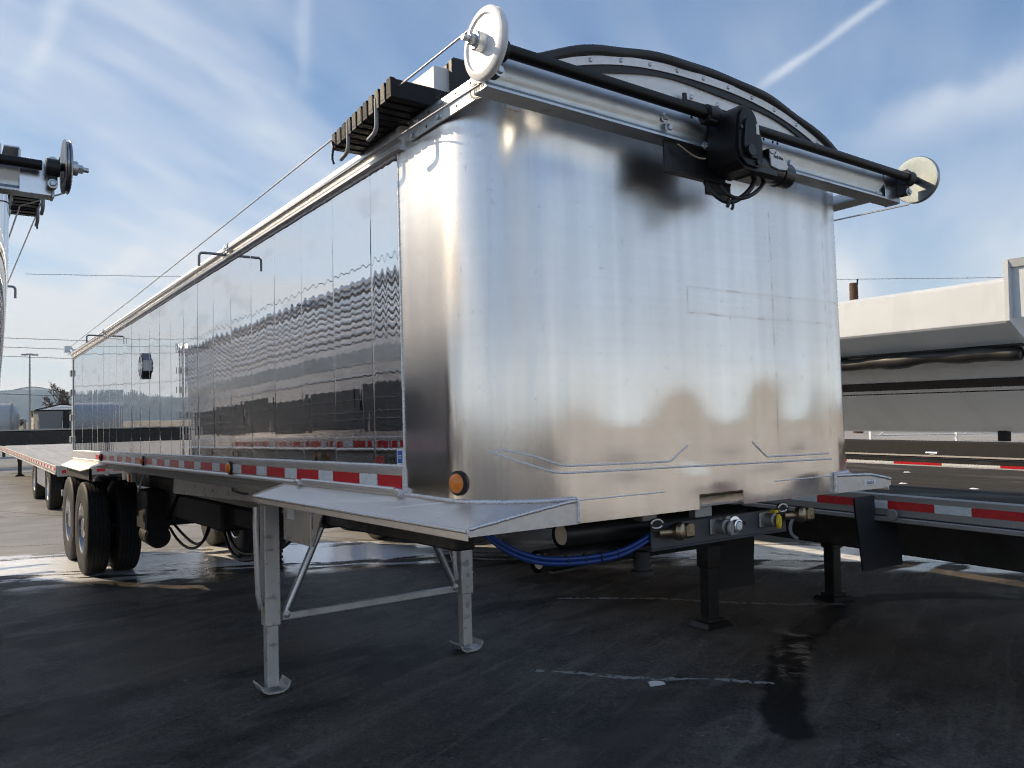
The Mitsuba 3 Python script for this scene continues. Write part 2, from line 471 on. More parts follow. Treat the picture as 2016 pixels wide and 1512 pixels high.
def fn_ground_color(p, n, uv):
    v, far, white_streak, wet, wet2, stain, crack, n1, n2 = ground_masks(p)
    x, y = p.x, p.y
    agg = fbm(x * 90, y * 90, 2.0, 2)
    sweep = fbm(x * 2.2 + y * 0.9, y * 7.5 - x * 3.0, 4.0, 4)
    k = 0.070 + 0.060 * (n1 - 0.5) + 0.070 * (sweep - 0.45) + 0.085 * (agg - 0.5) + 0.036 * (n2 - 0.5)
    k = dr.maximum(k, 0.012) + 0.16 * smoothstep(0.955, 0.985, noise(x * 37, y * 37, 5.0))
    grit = fbm(x * 34, y * 34, 8.0, 2)
    k = k * (0.72 + 0.56 * grit)
    scuff = smoothstep(0.64, 0.74, fbm(x * 1.3 + y * 0.5, y * 16 - x * 7, 14.0, 3))
    k = k + 0.030 * scuff
    rid = dr.abs(fbm(x * 0.85 + 2, y * 0.85 + 9, 1.0, 5) - 0.5)
    k = k * (1 - 0.35 * smoothstep(0.010, 0.003, rid) * smoothstep(0.45, 0.6, noise(x * 0.6, y * 0.6, 3.0)))
    dust = smoothstep(0.50, 0.70, fbm(x * 0.8 + 4, y * 1.9 + 2, 12.0, 4))
    asphalt = mix(mi.Color3f(1.12, 1.01, 0.89) * k, mi.Color3f(0.135, 0.110, 0.085), 0.42 * dust)
    asphalt = asphalt * (1 - 0.45 * stain)
    kc = 0.30 + 0.10 * (n1 - 0.5) + 0.07 * (agg - 0.5) + 0.10 * (fbm(x * 1.2, y * 5.0, 9.0, 3) - 0.5)
    joint = dr.minimum(dr.abs(((x + 0.47 * y) / 4.6 - dr.floor((x + 0.47 * y) / 4.6)) - 0.5), dr.abs(((y - gutter(x)) / 4.6 - dr.floor((y - gutter(x)) / 4.6)) - 0.5)) * 4.6
    conc = mi.Color3f(kc * 1.02, kc * 0.98, kc * 0.90) * (1 - 0.45 * smoothstep(0.04, 0.015, joint))
    field = mix(mi.Color3f(0.30, 0.24, 0.16), mi.Color3f(0.20, 0.17, 0.10), fbm(x * 0.05, y * 0.05, 1.0, 4))
    r = dr.sqrt(x * x + y * y)
    col = mix(asphalt, conc, far)
    col = mix(col, field, smoothstep(70, 95, r + 20 * (n1 - 0.5)))
    col = col * (1 - 0.93 * wet) * (1 - 0.45 * wet2)
    col = mix(col, mi.Color3f(0.90, 0.91, 0.92), white_streak)
    return mix(col, mi.Color3f(0.42, 0.42, 0.42), crack * 0.75)


def fn_ground_rough(p, n, uv):
    v, far, white_streak, wet, wet2, stain, crack, n1, n2 = ground_masks(p)
    x, y = p.x, p.y
    dw2 = (x - 2.5) * 0.62 - (y - 1.6) * 0.78 + 0.1
    pool = smoothstep(0.16, 0.10, dr.abs(dw2 - 0.14)) * smoothstep(1.9, 2.2, x) * smoothstep(3.4, 3.0, x) * smoothstep(0.42, 0.62, fbm(x * 9, y * 9, 7.0, 3)) * 0.62
    pool2 = wet2 * smoothstep(0.42, 0.6, fbm(x * 1.3, y * 3.5, 17.0, 3))
    return dr.clip(0.62 + 0.2 * (n2 - 0.5) - 0.02 * wet - 0.50 * pool - 0.52 * pool2 - 0.50 * white_streak, 0.06, 0.9)


def fn_ground_bump(p, n, uv):
    v, far, white_streak, wet, wet2, stain, crack, n1, n2 = ground_masks(p)
    x, y = p.x, p.y
    flat = 1 - 0.9 * wet2
    return (0.006 * fbm(x * 62, y * 62, 1.0, 2) + 0.010 * fbm(x * 5, y * 5, 2.0, 2)) * flat + 0.004 * white_streak * fbm(x * 30, y * 30, 4.0, 2)


bs('ground_mat', {'type': 'bumpmap', 'tex': proc(fn_ground_bump, 0.004), 'scale': 1.0,
    'bsdf': {'type': 'principled', 'base_color': proc(fn_ground_color), 'roughness': proc(fn_ground_rough), 'specular': 0.35}})

xs = np.concatenate([[-7500, -3000, -900, -250, -80, -30], np.linspace(-12, 20, 33), [30, 60, 90, 250, 900, 3000, 7500]])
ys = np.concatenate([[-7500, -3000, -900, -250, -80, -30, -12], np.linspace(-6, 26, 33), [40, 60, 90, 250, 900, 3000, 7500]])
gm, _ = grid(lambda u, v: np.stack([u, v, 0 * u], -1), xs, ys)
add(None, 'ground', gm, 'ground_mat')
labels['ground'] = {'label': 'dark asphalt yard with wet streaks, tan concrete and a field beyond', 'kind': 'structure'}

# hills all round, higher to the north-west where the photograph looks
rng = np.random.default_rng(5)
az = np.linspace(0, 2 * PI, 721)
hgt = np.zeros(721)
for k in range(721):
    q = np.array([[math.cos(az[k]) * 3, math.sin(az[k]) * 3, 0.5]])
    hgt[k] = 150 + 190 * (meshkit.fbm(q * 4.2, 6, 3)[0] - 0.45)
view = np.exp(-((np.degrees(az) - 5 + 180) % 360 - 180) ** 2 / 2 / 16.0 ** 2)
hgt = np.maximum(hgt, 30) * (0.55 + 0.75 * view) + 25 * view
prof = [(5600, 0.0), (5800, 0.35), (6200, 0.75), (6600, 1.0), (7300, 0.8)]
hv = []
for k in range(720):
    for r_, s_ in prof:
        j = 1 + 0.06 * (meshkit.noise(np.array([[az[k] * 40, r_ * 0.004, 2.0]]))[0] - 0.5)
        hv.append((math.sin(az[k]) * r_, math.cos(az[k]) * r_, s_ * hgt[k] * j - (8 if s_ == 0 else 0)))
hv = np.array(hv)
i, j = np.meshgrid(np.arange(720), np.arange(4), indexing='ij')
q = np.stack([i * 5 + j, ((i + 1) % 720) * 5 + j, ((i + 1) % 720) * 5 + j + 1, i * 5 + j + 1], -1).reshape(-1, 4)
add(None, 'hills', trimesh.Trimesh(hv, np.vstack([q[:, [0, 1, 2]], q[:, [0, 2, 3]]]), process=False), 'hill_mat', smooth=True)
labels['hills'] = {'label': 'hazy blue mountain ridge on the horizon', 'kind': 'structure'}

# ---------------------------------------------------------------- aluminium end-dump trailers
TH, YL = 0.02, 3.3103
c_, s_ = math.cos(TH), math.sin(TH)
M_TRAILER = np.array([[1, 0, 0, 0], [0, c_, s_, YL - YL * c_], [0, -s_, c_, YL * s_], [0, 0, 0, 1]])
XB, XW, R_ = 1.107, 0.771, 0.336        # half width of the body, of the flat front, corner radius
ZB, ZT, ZR, ZP = 1.388, 1.470, 1.590, 2.858
YS, YR = 0.66, 10.46                    # side seam, rear end


def bump_front(s, z, x):
    """Dents of the front sheet above the floor line and pinched top corners."""
    d = 0 * s
    for cx, cz, sx, sz, a in ((-0.52, 1.70, 0.12, 0.11, .006), (-0.22, 1.72, 0.10, 0.12, -.007), (0.04, 1.70, 0.11, 0.13, .008), (0.28, 1.74, 0.09, 0.14, -.007), (0.50, 1.70, 0.10, 0.12, .008),
                              (0.70, 1.80, 0.07, 0.22, -.006), (0.40, 1.95, 0.20, 0.10, .004), (-0.1, 1.50, 0.14, 0.05, .004), (0.3, 1.50, 0.12, 0.05, -.004), (0.58, 1.50, 0.1, 0.05, .004), (-0.5, 1.50, 0.12, 0.05, -.003)):
        d = d + 0.72 * a * np.exp(-((x - cx) / sx) ** 2 - ((z - cz) / sz) ** 2)
    d = d - 0.0065 * np.clip((1.95 - z) / 0.36, 0, 1) ** 2 * np.clip((1.02 - np.abs(x)) / 0.25, 0, 1)
    d = d - 0.006 * np.exp(-((x + 0.80) / 0.10) ** 2 - ((z - 2.72) / 0.07) ** 2) + 0.007 * np.exp(-((x + 0.66) / 0.13) ** 2 - ((z - 2.77) / 0.06) ** 2)
    d = d + 0.010 * np.clip((z - 2.66) / 0.15, 0, 1) ** 2 * np.exp(-(x / 0.9) ** 4)
    d = d + 0.0022 * (meshkit.noise(np.stack([s * 1.7, z * 1.5, 0 * s], -1), 4) - 0.5) + 0.0016 * (meshkit.noise(np.stack([s * 4.5, z * 0.7, 0 * s], -1), 6) - 0.5)
    return d


def plan(s):
    """Outline of the front sheet seen from above, by the length s along it: position and outward normal."""
    a, arc, w = YS - R_, PI / 2 * R_, 2 * XW
    t1 = np.clip((s - a) / R_, 0, PI / 2)
    t2 = np.clip((s - a - arc - w) / R_, 0, PI / 2)
    flat = np.clip(s - a - arc, 0, w)
    x = -XW - R_ * np.cos(t1) + flat + R_ * np.sin(t2)
    y = YS - np.clip(s, 0, a) - R_ * np.sin(t1) + R_ * (1 - np.cos(t2)) + np.clip(s - a - 2 * arc - w, 0, a)
    th = t1 + t2
    return x, y, -np.cos(th), -np.sin(th)


S_END = 2 * (YS - R_) + PI * R_ + 2 * XW


def front_wall(tr, mat='brushed_front'):
    g = np.random.default_rng(3)

    def f(s, z):
        x, y, nx, ny = plan(s)
        d = bump_front(s, z, x)
        lip = 0.014 * np.clip((2.93 - z) / 0.02, 0, 1) * 0
        return np.stack([x + nx * (d + lip), y + ny * (d + lip), z], -1)
    ss = np.linspace(0, S_END, 230)
    lo, uv1 = grid(f, ss, np.linspace(ZT, 2.93, 110))
    a, arc = YS - R_, PI / 2 * R_
    s0 = a + arc
    parts, uvs = [lo], [uv1]
    # the skirt below the floor line, with the notch over the coupling bar
    for x0, x1, zlow in ((-XW, -0.135, ZB), (-0.135, 0.135, 1.447), (0.135, XW, ZB)):
        m, uv = grid(f, s0 + XW + np.linspace(x0, x1, max(4, int((x1 - x0) * 60))), np.linspace(zlow, ZT, 8))
        parts.append(m)
        uvs.append(uv)
    mesh = trimesh.util.concatenate(parts)
    return add(tr, 'front_wall', mesh, mat, uv=np.vstack(uvs))


def side_panel(tr, sx, y0, y1, seed, ny, nz):
    g = np.random.default_rng(seed)
    ph, am = g.random(4) * 2 * PI, 0.6 + 0.8 * g.random(4)
    tilt, bow = (g.random(2) - 0.5) * (0.0030, 0.0060)

    def f(y, z):
        t = (y - y0) / (y1 - y0)
        d = 0.00008 * np.cos(2 * PI * (3 + 2 * am[3] - 1) * t + ph[0]) * am[0] + 0.00003 * am[1] * np.cos(2 * PI * 7 * t + ph[1]) + bow * (t - t * t) + tilt * t
        d = d + 0.0011 * (meshkit.noise(np.stack([y * 2.0, z * 1.3, 0 * y + seed], -1), 2) - 0.5) + 0.00020 * (meshkit.noise(np.stack([y * 9.0, z * 2.0, 0 * y + seed], -1), 9) - 0.5)
        e = np.minimum(t, 1 - t) * (y1 - y0)
        d = d - 0.0012 * np.clip(1 - e / 0.004, 0, 1)
        return np.stack([sx * (XB + d), y, z], -1)
    ee = 0.006
    yy = np.unique(np.concatenate([[y0, y0 + 0.0025, y0 + ee], np.linspace(y0 + 0.009, y1 - 0.009, ny), [y1 - ee, y1 - 0.0025, y1]]))
    m, _ = grid(f, yy, np.linspace(ZR - 0.01, ZP + 0.012, nz))
    return add(tr, 'side_panel', m, 'mirror_panel' if ny > 20 else 'soft_mirror', smooth=True)


def wheel(tr, name, cx, cy, cz, side, R=0.555, W=0.27, rim='polished', outer=True, n=40):
    """A truck wheel: tyre with tread grooves, dished rim, hub. side = the x direction its face looks."""
    k = R / 0.555
    h = W / 2
    prof = [(0.30 * k, -h * 0.82), (0.33 * k, -h * 0.95), (0.45 * k, -h), (0.525 * k, -h * 0.93), (0.548 * k, -h * 0.82)]
    for g in np.linspace(-0.62, 0.62, 5):
        prof += [(R, h * (g - 0.11)), (R, h * (g - 0.05)), (R - 0.012, h * (g - 0.035)), (R - 0.012, h * (g + 0.035)), (R, h * (g + 0.05)), (R, h * (g + 0.11))]
    prof += [(0.548 * k, h * 0.82), (0.525 * k, h * 0.93), (0.45 * k, h), (0.33 * k, h * 0.95), (0.30 * k, h * 0.82)]
    w = add(tr, name, lathe(prof, (cx, cy, cz), (1, 0, 0), n), 'rubber', smooth=35)
    s = side
    if outer:
        dish = [(0.303 * k, s * h * 0.86), (0.29 * k, s * h * 0.80), (0.27 * k, s * h * 0.3), (0.25 * k, -s * h * 0.2), (0.18 * k, -s * h * 0.15), (0.13 * k, s * h * 0.05), (0.12 * k, s * h * 0.75), (0.10 * k, s * h * 0.85), (1e-4, s * h * 0.85)]
    else:
        dish = [(0.303 * k, s * h * 0.86), (0.29 * k, s * h * 0.80), (0.28 * k, s * h * 0.2), (0.26 * k, -s * h * 0.6), (0.20 * k, -s * h * 0.62), (0.19 * k, -s * h * 0.3), (1e-4, -s * h * 0.3)]
    add(w, 'rim', lathe(dish, (cx, cy, cz), (1, 0, 0), n), rim, smooth=40)
    return w


def landing_leg(tr, sx):
    x, y = sx * 0.772, 3.31
    leg = add(tr, 'landing_leg', [box(x - .0525, x + .0525, y - .0525, y + .0525, 0.445, 1.262, .006), box(x - .066, x + .066, y - .066, y + .066, 1.262, 1.278, .003)], 'satin_alu')
    add(leg, 'inner_tube', [box(x - .040, x + .040, y - .040, y + .040, 0.035, 0.47, .005)], 'satin_alu')
    # curled foot plate
    arcp = [(-0.105, 0.068), (-0.085, 0.028), (-0.05, 0.010), (0, 0.006), (0.05, 0.010), (0.085, 0.028), (0.105, 0.068)]
    poly = [(x + a, b) for a, b in arcp] + [(x + a * 0.95, b + 0.010) for a, b in arcp[::-1]]
    add(leg, 'foot', prism([(a, b) for a, b in poly], 'y', y - 0.095, y + 0.075), 'satin_alu')
    add(leg, 'lock_pin', [tube([(x - sx * 0 - .075, y - .02, .60), (x + .075, y - .02, .60)], .009, 8), tube([(x + sx * .08, y - .02 + .022 * math.cos(t), .59 + .026 * math.sin(t) - .01) for t in np.linspace(0, 2 * PI, 14)], .003, 5)], 'brass', smooth=40)
    # braces: one flattened tube to the frame inboard, two to the frame ahead and behind
    b1 = tube([(x - sx * .092, y - .012, .495), (x - sx * .12, y - .012, .56), (x - sx * .40, y - .012, 1.15), (x - sx * .42, y - .012, 1.25)], [.020, .026, .026, .026], 12)
    add(leg, 'brace', [b1] + bolt((x - sx * .10, y - .034, .505), (0, -1, 0), .018, .012), 'tube_alu', smooth=40)
    b2 = tube([(x - .070, y - .01, .56), (x - .086, y - .01, .66), (x - .096, y, 1.10), (x - .094, y, 1.25)], .021, 12)
    add(leg, 'brace', b2, 'tube_alu', smooth=40)
    if sx > 0:
        add(leg, 'brace', tube([(x - .03, y + .06, .62), (x - .05, y + .40, 1.25)], .020, 12), 'tube_alu', smooth=40)
    add(leg, 'bolt_strip', [box(x + .0535, x + .066, y - .045, y - .037, .80, 1.25)] + [box(x + .0535, x + .074, y - .050, y - .040, z, z + .018) for z in np.arange(.82, 1.24, .036)], 'dull_black')
    return leg


def wing(tr, sx):
    """The sloped step plate that carries the body's corner out to full width."""
    xo, yo = sx * 1.23, 2.19
    # top plate: along the body the weld line, outside the low edge
    a, arc = YS - R_, PI / 2 * R_
    inner = []
    for t in np.linspace(PI / 2, 0, 9):      # round the corner from the front to the side
        inner.append((sx * (XW + R_ * math.cos(t) + 0.0), R_ - R_ * math.sin(t)))
    inner += [(sx * XB, YS), (sx * (XB - .004), 1.95)]
    outer = [(sx * (XW + (1.23 - XW) * k), 0.0) for k in np.linspace(0, 1, 6)]
    zt = lambda x: ZT - 0.0605 * min(1.0, max(0.0, (abs(x) - XW) / (1.23 - XW))) ** 1.1

    P, F = [], []
    ring_in = [(x, y, ZT + (0.012 if y > 0.4 else 0.004)) for x, y in inner]
    ring_out = []
    for k, (x, y) in enumerate(inner):
        if k < 6:
            ring_out.append((outer[k][0], 0.0, zt(outer[k][0])))
        else:
            yy = [0.0, 0.30, 0.9, 1.5, yo][k - 6]
            ring_out.append((xo, yy, 1.4095))
    n = len(inner)
    # plate
    for p, q in zip(ring_in, ring_out):
        P += [p, q]
    for k in range(n - 1):
        F += [(2 * k, 2 * k + 1, 2 * k + 3), (2 * k, 2 * k + 3, 2 * k + 2)]
    plate = trimesh.Trimesh(np.array(P), np.array(F), process=False)
    w = add(tr, 'corner_step', plate, 'wing_alu', label=None)
    # front apron that tapers outwards, and the folded outer edge
    ap = [(sx * XW, 0, ZB), (sx * 1.23, 0, ZB - .002)] + [(outer[k][0], 0, zt(outer[k][0])) for k in range(5, -1, -1)]
    ap = [(x, z) for x, y, z in ap]
    if sx > 0:
        ap = [(sx * XW, ZB), (1.20, ZB), (1.232, ZB + .012), (1.232, ZB + .040), (1.13, ZT - .022), (1.05, ZT - .010), (sx * XW, ZT)]
    add(w, 'apron', prism(ap, 'y', -0.004, 0.004), 'wing_alu')
    add(w, 'edge_fold', tube([(xo, 0.003, 1.4035), (xo, yo, 1.4035)], .007, 10), 'rail_alu', smooth=40)
    add(w, 'edge_lip', [box(min(xo, xo - sx * .006), max(xo, xo - sx * .006), 0.004, yo, 1.372, 1.404, .002)], 'wing_alu')
    add(w, 'end_return', bar((xo - sx * .003, yo, 1.395), (sx * XB, 1.96, ZT - .004), .005, .045), 'wing_alu')
    # weld beads
    up = [(x * 1.004, y - 0.004, z + .004) for x, y, z in ring_in[:9]] + [(sx * (XB + .004), .66, ZT + .014)]
    lowl = [(q[0], -0.004, q[2] + .002) for q in ring_out[:6]]
    if sx > 0:
        lowl = [(x, -0.004, z) for x, z in ap[3:]][::-1]
    add(w, 'weld_bead', [bead(up, .0065, 5), bead(lowl, .0062, 6), bead([(sx * XW, -.005, ZT), (sx * XW, -.005, ZB + .002)], .0062, 7)], 'bead_alu', smooth=50)
    if sx < 0:
        add(w, 'weld_bead', bead([(xo, -.004, 1.4105), (xo, -.004, ZB)], .005, 8), 'bead_alu', smooth=50)
        add(w, 'spacer', [tube([(-XB - .012, .72, ZT + .028), (-XB - .012, 1.75, ZT + .028)], .013, 10), box(-XB - .04, -XB, 1.75, 1.81, ZT + .006, ZT + .034, .006), box(-XB - .034, -XB, .66, .71, ZT + .008, ZT + .036, .006)], 'rail_alu', smooth=40)
    else:
        add(w, 'number_plate', box(1.0, 1.10, -.0062, -.0042, 1.408, 1.432), 'sticker_white')
        add(w, 'number_print', text('83615', .013, (1.022, -.0062, 1.4135), (1, 0, 0), (0, 0, 1), .0008, True), 'ink_black')


def octagon(cy, cz, r, rz):
    return [(cy + r * math.cos(a) * 0.90, cz + rz * math.sin(a)) for a in (np.arange(8) + 0.5) * PI / 4]


def side_dress(tr, sx, main, up=0.0):
    """Rails, tape, lights and the outside gear of one side."""
    X = lambda a: sx * (XB + a)
    # bottom rail: weld ledge, flat tape face, round lower edge
    prof = [(0, 1.592), (.010, 1.588), (.012, 1.580), (.012, 1.498), (.016, 1.494), (.020, 1.486), (.019, 1.476), (.013, 1.470), (0, 1.468), (-.05, 1.47), (-.05, 1.592)]
    rail = add(tr, 'bottom_rail', prism([(X(a), z + up) for a, z in prof], 'y', YS, YR), 'rail_alu', smooth=40)
    add(rail, 'weld_bead', bead([(X(.004), YS, 1.5935), (X(.004), YR, 1.5935)], .006, 11, .016, 6), 'bead_alu', smooth=50)
    # reflective tape, 0.29 m red and 0.18 m white
    y, k = 0.664, 0
    edges = [0.664, 0.885]
    while edges[-1] < YR - 2.4:
        edges += [edges[-1] + 0.180, edges[-1] + 0.472]
    for k in range(len(edges) - 1):
        red = k % 2 == 0
        m = box(*sorted((X(.0125), X(.0140))), edges[k] + .002, edges[k + 1] - .002, 1.505 + up, 1.5565 + up)
        add(rail, 'red_tape' if red else 'white_tape', m, 'tape_red' if red else 'tape_white')
    # marker lights
    for yy, mat, nm in ((2.988, 'amber', 'amber_marker_light'), (5.675, 'amber', 'amber_marker_light'), (min(7.99, YR - 1), 'lens_red', 'red_marker_light')):
        base = add(tr, nm, lathe([(.042, 0), (.042, .010), (.036, .014)], (X(.0142), yy, 1.532), (sx, 0, 0), 24), 'dull_black', smooth=40)
        add(base, 'lens', lathe([(.036, .008), (.034, .020), (.024, .028), (.010, .031), (1e-4, .031)], (X(.0142), yy, 1.532), (sx, 0, 0), 24), mat, smooth=60)
    # top rail
    prof = [(-.07, 2.860), (.022, 2.860), (.026, 2.864), (.026, 2.876), (.008, 2.880), (.008, 2.896), (.020, 2.902), (.030, 2.912), (.033, 2.930), (.028, 2.946), (.016, 2.956), (-.02, 2.962), (-.07, 2.962)]
    tr_ = add(tr, 'top_rail', prism([(X(a), z) for a, z in prof], 'y', YS - .05, YR + .02), 'rail_alu', smooth=35)
    add(tr_, 'weld_bead', bead([(X(.003), YS + .02, 2.853), (X(.003), YR, 2.853)], .007, 12, .03, 6), 'bead_alu', smooth=50)
    # panels
    n, pitch = 24, 0.4135
    y0 = 0.932 - pitch
    for k in range(n):
        a, b = max(YS, y0 + k * pitch), min(y0 + (k + 1) * pitch, YR)
        if b - a > 0.05:
            side_panel(tr, sx, a, b, 100 + k + (50 if sx > 0 else 0), (40 if k < 14 else 30) if main else 18, 15 if main else 7)
    # rear post
    add(tr, 'rear_post', [box(*sorted((X(-.05), X(.014))), YR, YR + .09, 1.45, 2.90, .006)], 'rail_alu')
    for z in (1.7, 2.0, 2.35, 2.62):
        add(tr, 'gate_hinge', box(*sorted((X(.012), X(.035))), YR + .03, YR + .14, z, z + .09, .008), 'dull_alu')
    add(tr, 'tarp_stop', [bar((X(0), YR + .03, 2.90), (X(.05), YR + .25, 3.0), .03, .03), box(*sorted((X(.02), X(.09))), YR + .2, YR + .28, 2.97, 3.06, .006), bar((X(.01), YR - .15, 2.95), (X(.06), YR - .1, 3.02), .02, .02)], 'galvanized')
    # rod brackets that hold up the tarp bows
    for yy in (2.98, min(7.73, YR - 1)):
        k = add(tr, 'bow_bracket', [box(*sorted((X(.034), X(.040))), yy - .045, yy + .045, 2.87, 2.955, .002)] + sum([bolt((X(.040), yy + a, z), (sx, 0, 0), .007, .006) for a, z in ((-.02, 2.89), (.02, 2.89), (-.02, 2.92))], []), 'galvanized')
        add(k, 'rod', tube(rounded([(X(.03), yy, 2.885), (X(.198), yy, 2.885), (X(.198), yy, 2.80)], .025), .0085, 10), 'pole_grey', smooth=40)
    # cables
    cx, dz = (sx * 1.235, 0.0) if sx < 0 else (1.28, -.035)
    add(tr, 'cable', tube([(cx, -.15, 3.020 + dz), (cx, 5.5, 2.97), (cx - sx * .06, YR + .2, 3.0)], .0038, 7), 'cable_steel', smooth=True)
    add(tr, 'cable', tube([(cx, -.15, 2.822 + dz), (sx * 1.165, .55, 2.885), (sx * 1.165, YR + .2, 2.925)], .0038, 7), 'cable_steel', smooth=True)
    # drilled bracket under the pulley
    o = sorted((sx * 1.112, sx * 1.120))
    br = add(tr, 'beam_bracket', [box(o[0], o[1], -.15, .54, 2.868, 2.950, .002), box(*sorted((sx * 1.115, sx * 1.06)), -.15, .56, 2.951, 2.957, .001)], 'galvanized')
    for a, z, big in ((.50, 2.882, 1), (.40, 2.885, 0), (.30, 2.888, 1), (.18, 2.889, 0), (.08, 2.890, 0), (.48, 2.932, 1), (.38, 2.934, 0), (.28, 2.935, 1), (.18, 2.936, 0), (.08, 2.937, 0)):
        if big:
            add(br, 'bolt', bolt((sx * 1.120, a, z), (sx, 0, 0), .010, .010), 'galvanized', smooth=30)
        else:
            add(br, 'hole', lathe([(1e-4, .0006), (.006, .0006), (.006, 0)], (sx * 1.120, a, z), (sx, 0, 0), 12), 'dull_black')
    # oval maker sticker on it
    el = [(-.005 + .082 * math.cos(t), 2.900 + .034 * math.sin(t)) for t in np.linspace(0, 2 * PI, 40)[:-1]]
    el2 = [(-.005 + .092 * math.cos(t), 2.900 + .040 * math.sin(t)) for t in np.linspace(0, 2 * PI, 40)[:-1]]
    add(br, 'oval_border', prism(el2, 'x', *sorted((sx * 1.1203, sx * 1.1212))), 'ink_black')
    add(br, 'oval_sticker', prism(el, 'x', *sorted((sx * 1.1205, sx * 1.1220))), 'sticker_white')
    add(br, 'sticker_print', text('Roll', .034, (sx * 1.1221, .062 if sx < 0 else -.06, 2.886), (0, sx, 0), (0, 0, 1), .001, True), 'ink_black')


def tarp_stack(tr, sx, n=11):
    """The folded tarp: flat black bow ends side by side, riding on the cable."""
    st = f'{tr}__tarp_stack' + ('' if f'{tr}__tarp_stack__bow_end' not in scene else '_001')
    pitch = 0.052
    for k in range(n):
        y = 0.40 + k * pitch
        add(st, 'bow_end', [box(*sorted((sx * 1.265, sx * 1.0)), y, y + .043, 2.972 - .0035 * k, 3.036 - .004 * k + (.008 if k % 3 == 0 else 0), .003),
                            box(*sorted((sx * 1.266, sx * 1.245)), y + .004, y + .039, 2.985 - .0035 * k, 3.050 - .0045 * k, .002)], 'black_plastic' if k % 4 else 'dull_black')
    for y in (.535, .80):
        add(st, 'hook', tube(rounded([(sx * 1.262, y, 3.01), (sx * 1.262, y, 2.885), (sx * 1.262, y + .075, 2.872)], .03), .0085, 10), 'pole_grey', smooth=40)
    add(st, 'strap', tube(smooth_path([(sx * 1.27, .95, 2.97), (sx * 1.273, .93, 2.93), (sx * 1.272, .94, 2.90), (sx * 1.27, .93, 2.87)], 4), .005, 6), 'hose_black', smooth=True)
    add(st, 'guide_plate', box(*sorted((sx * 1.08, sx * .95)), .40, .70, 2.965, 3.135, .004), 'sticker_white')
    add(st, 'tarp_roll', [tube([(sx * .80, y, 3.06 + .05 * math.sin(k)) for k, y in enumerate(np.linspace(.25, 1.0, 5))], .07, 12), box(*sorted((sx * 1.02, sx * .6)), .36, .40, 2.97, 3.17, .01), box(*sorted((sx * .98, sx * .6)), .46, .52, 2.97, 3.20, .012)], 'tarp_black', smooth=30)


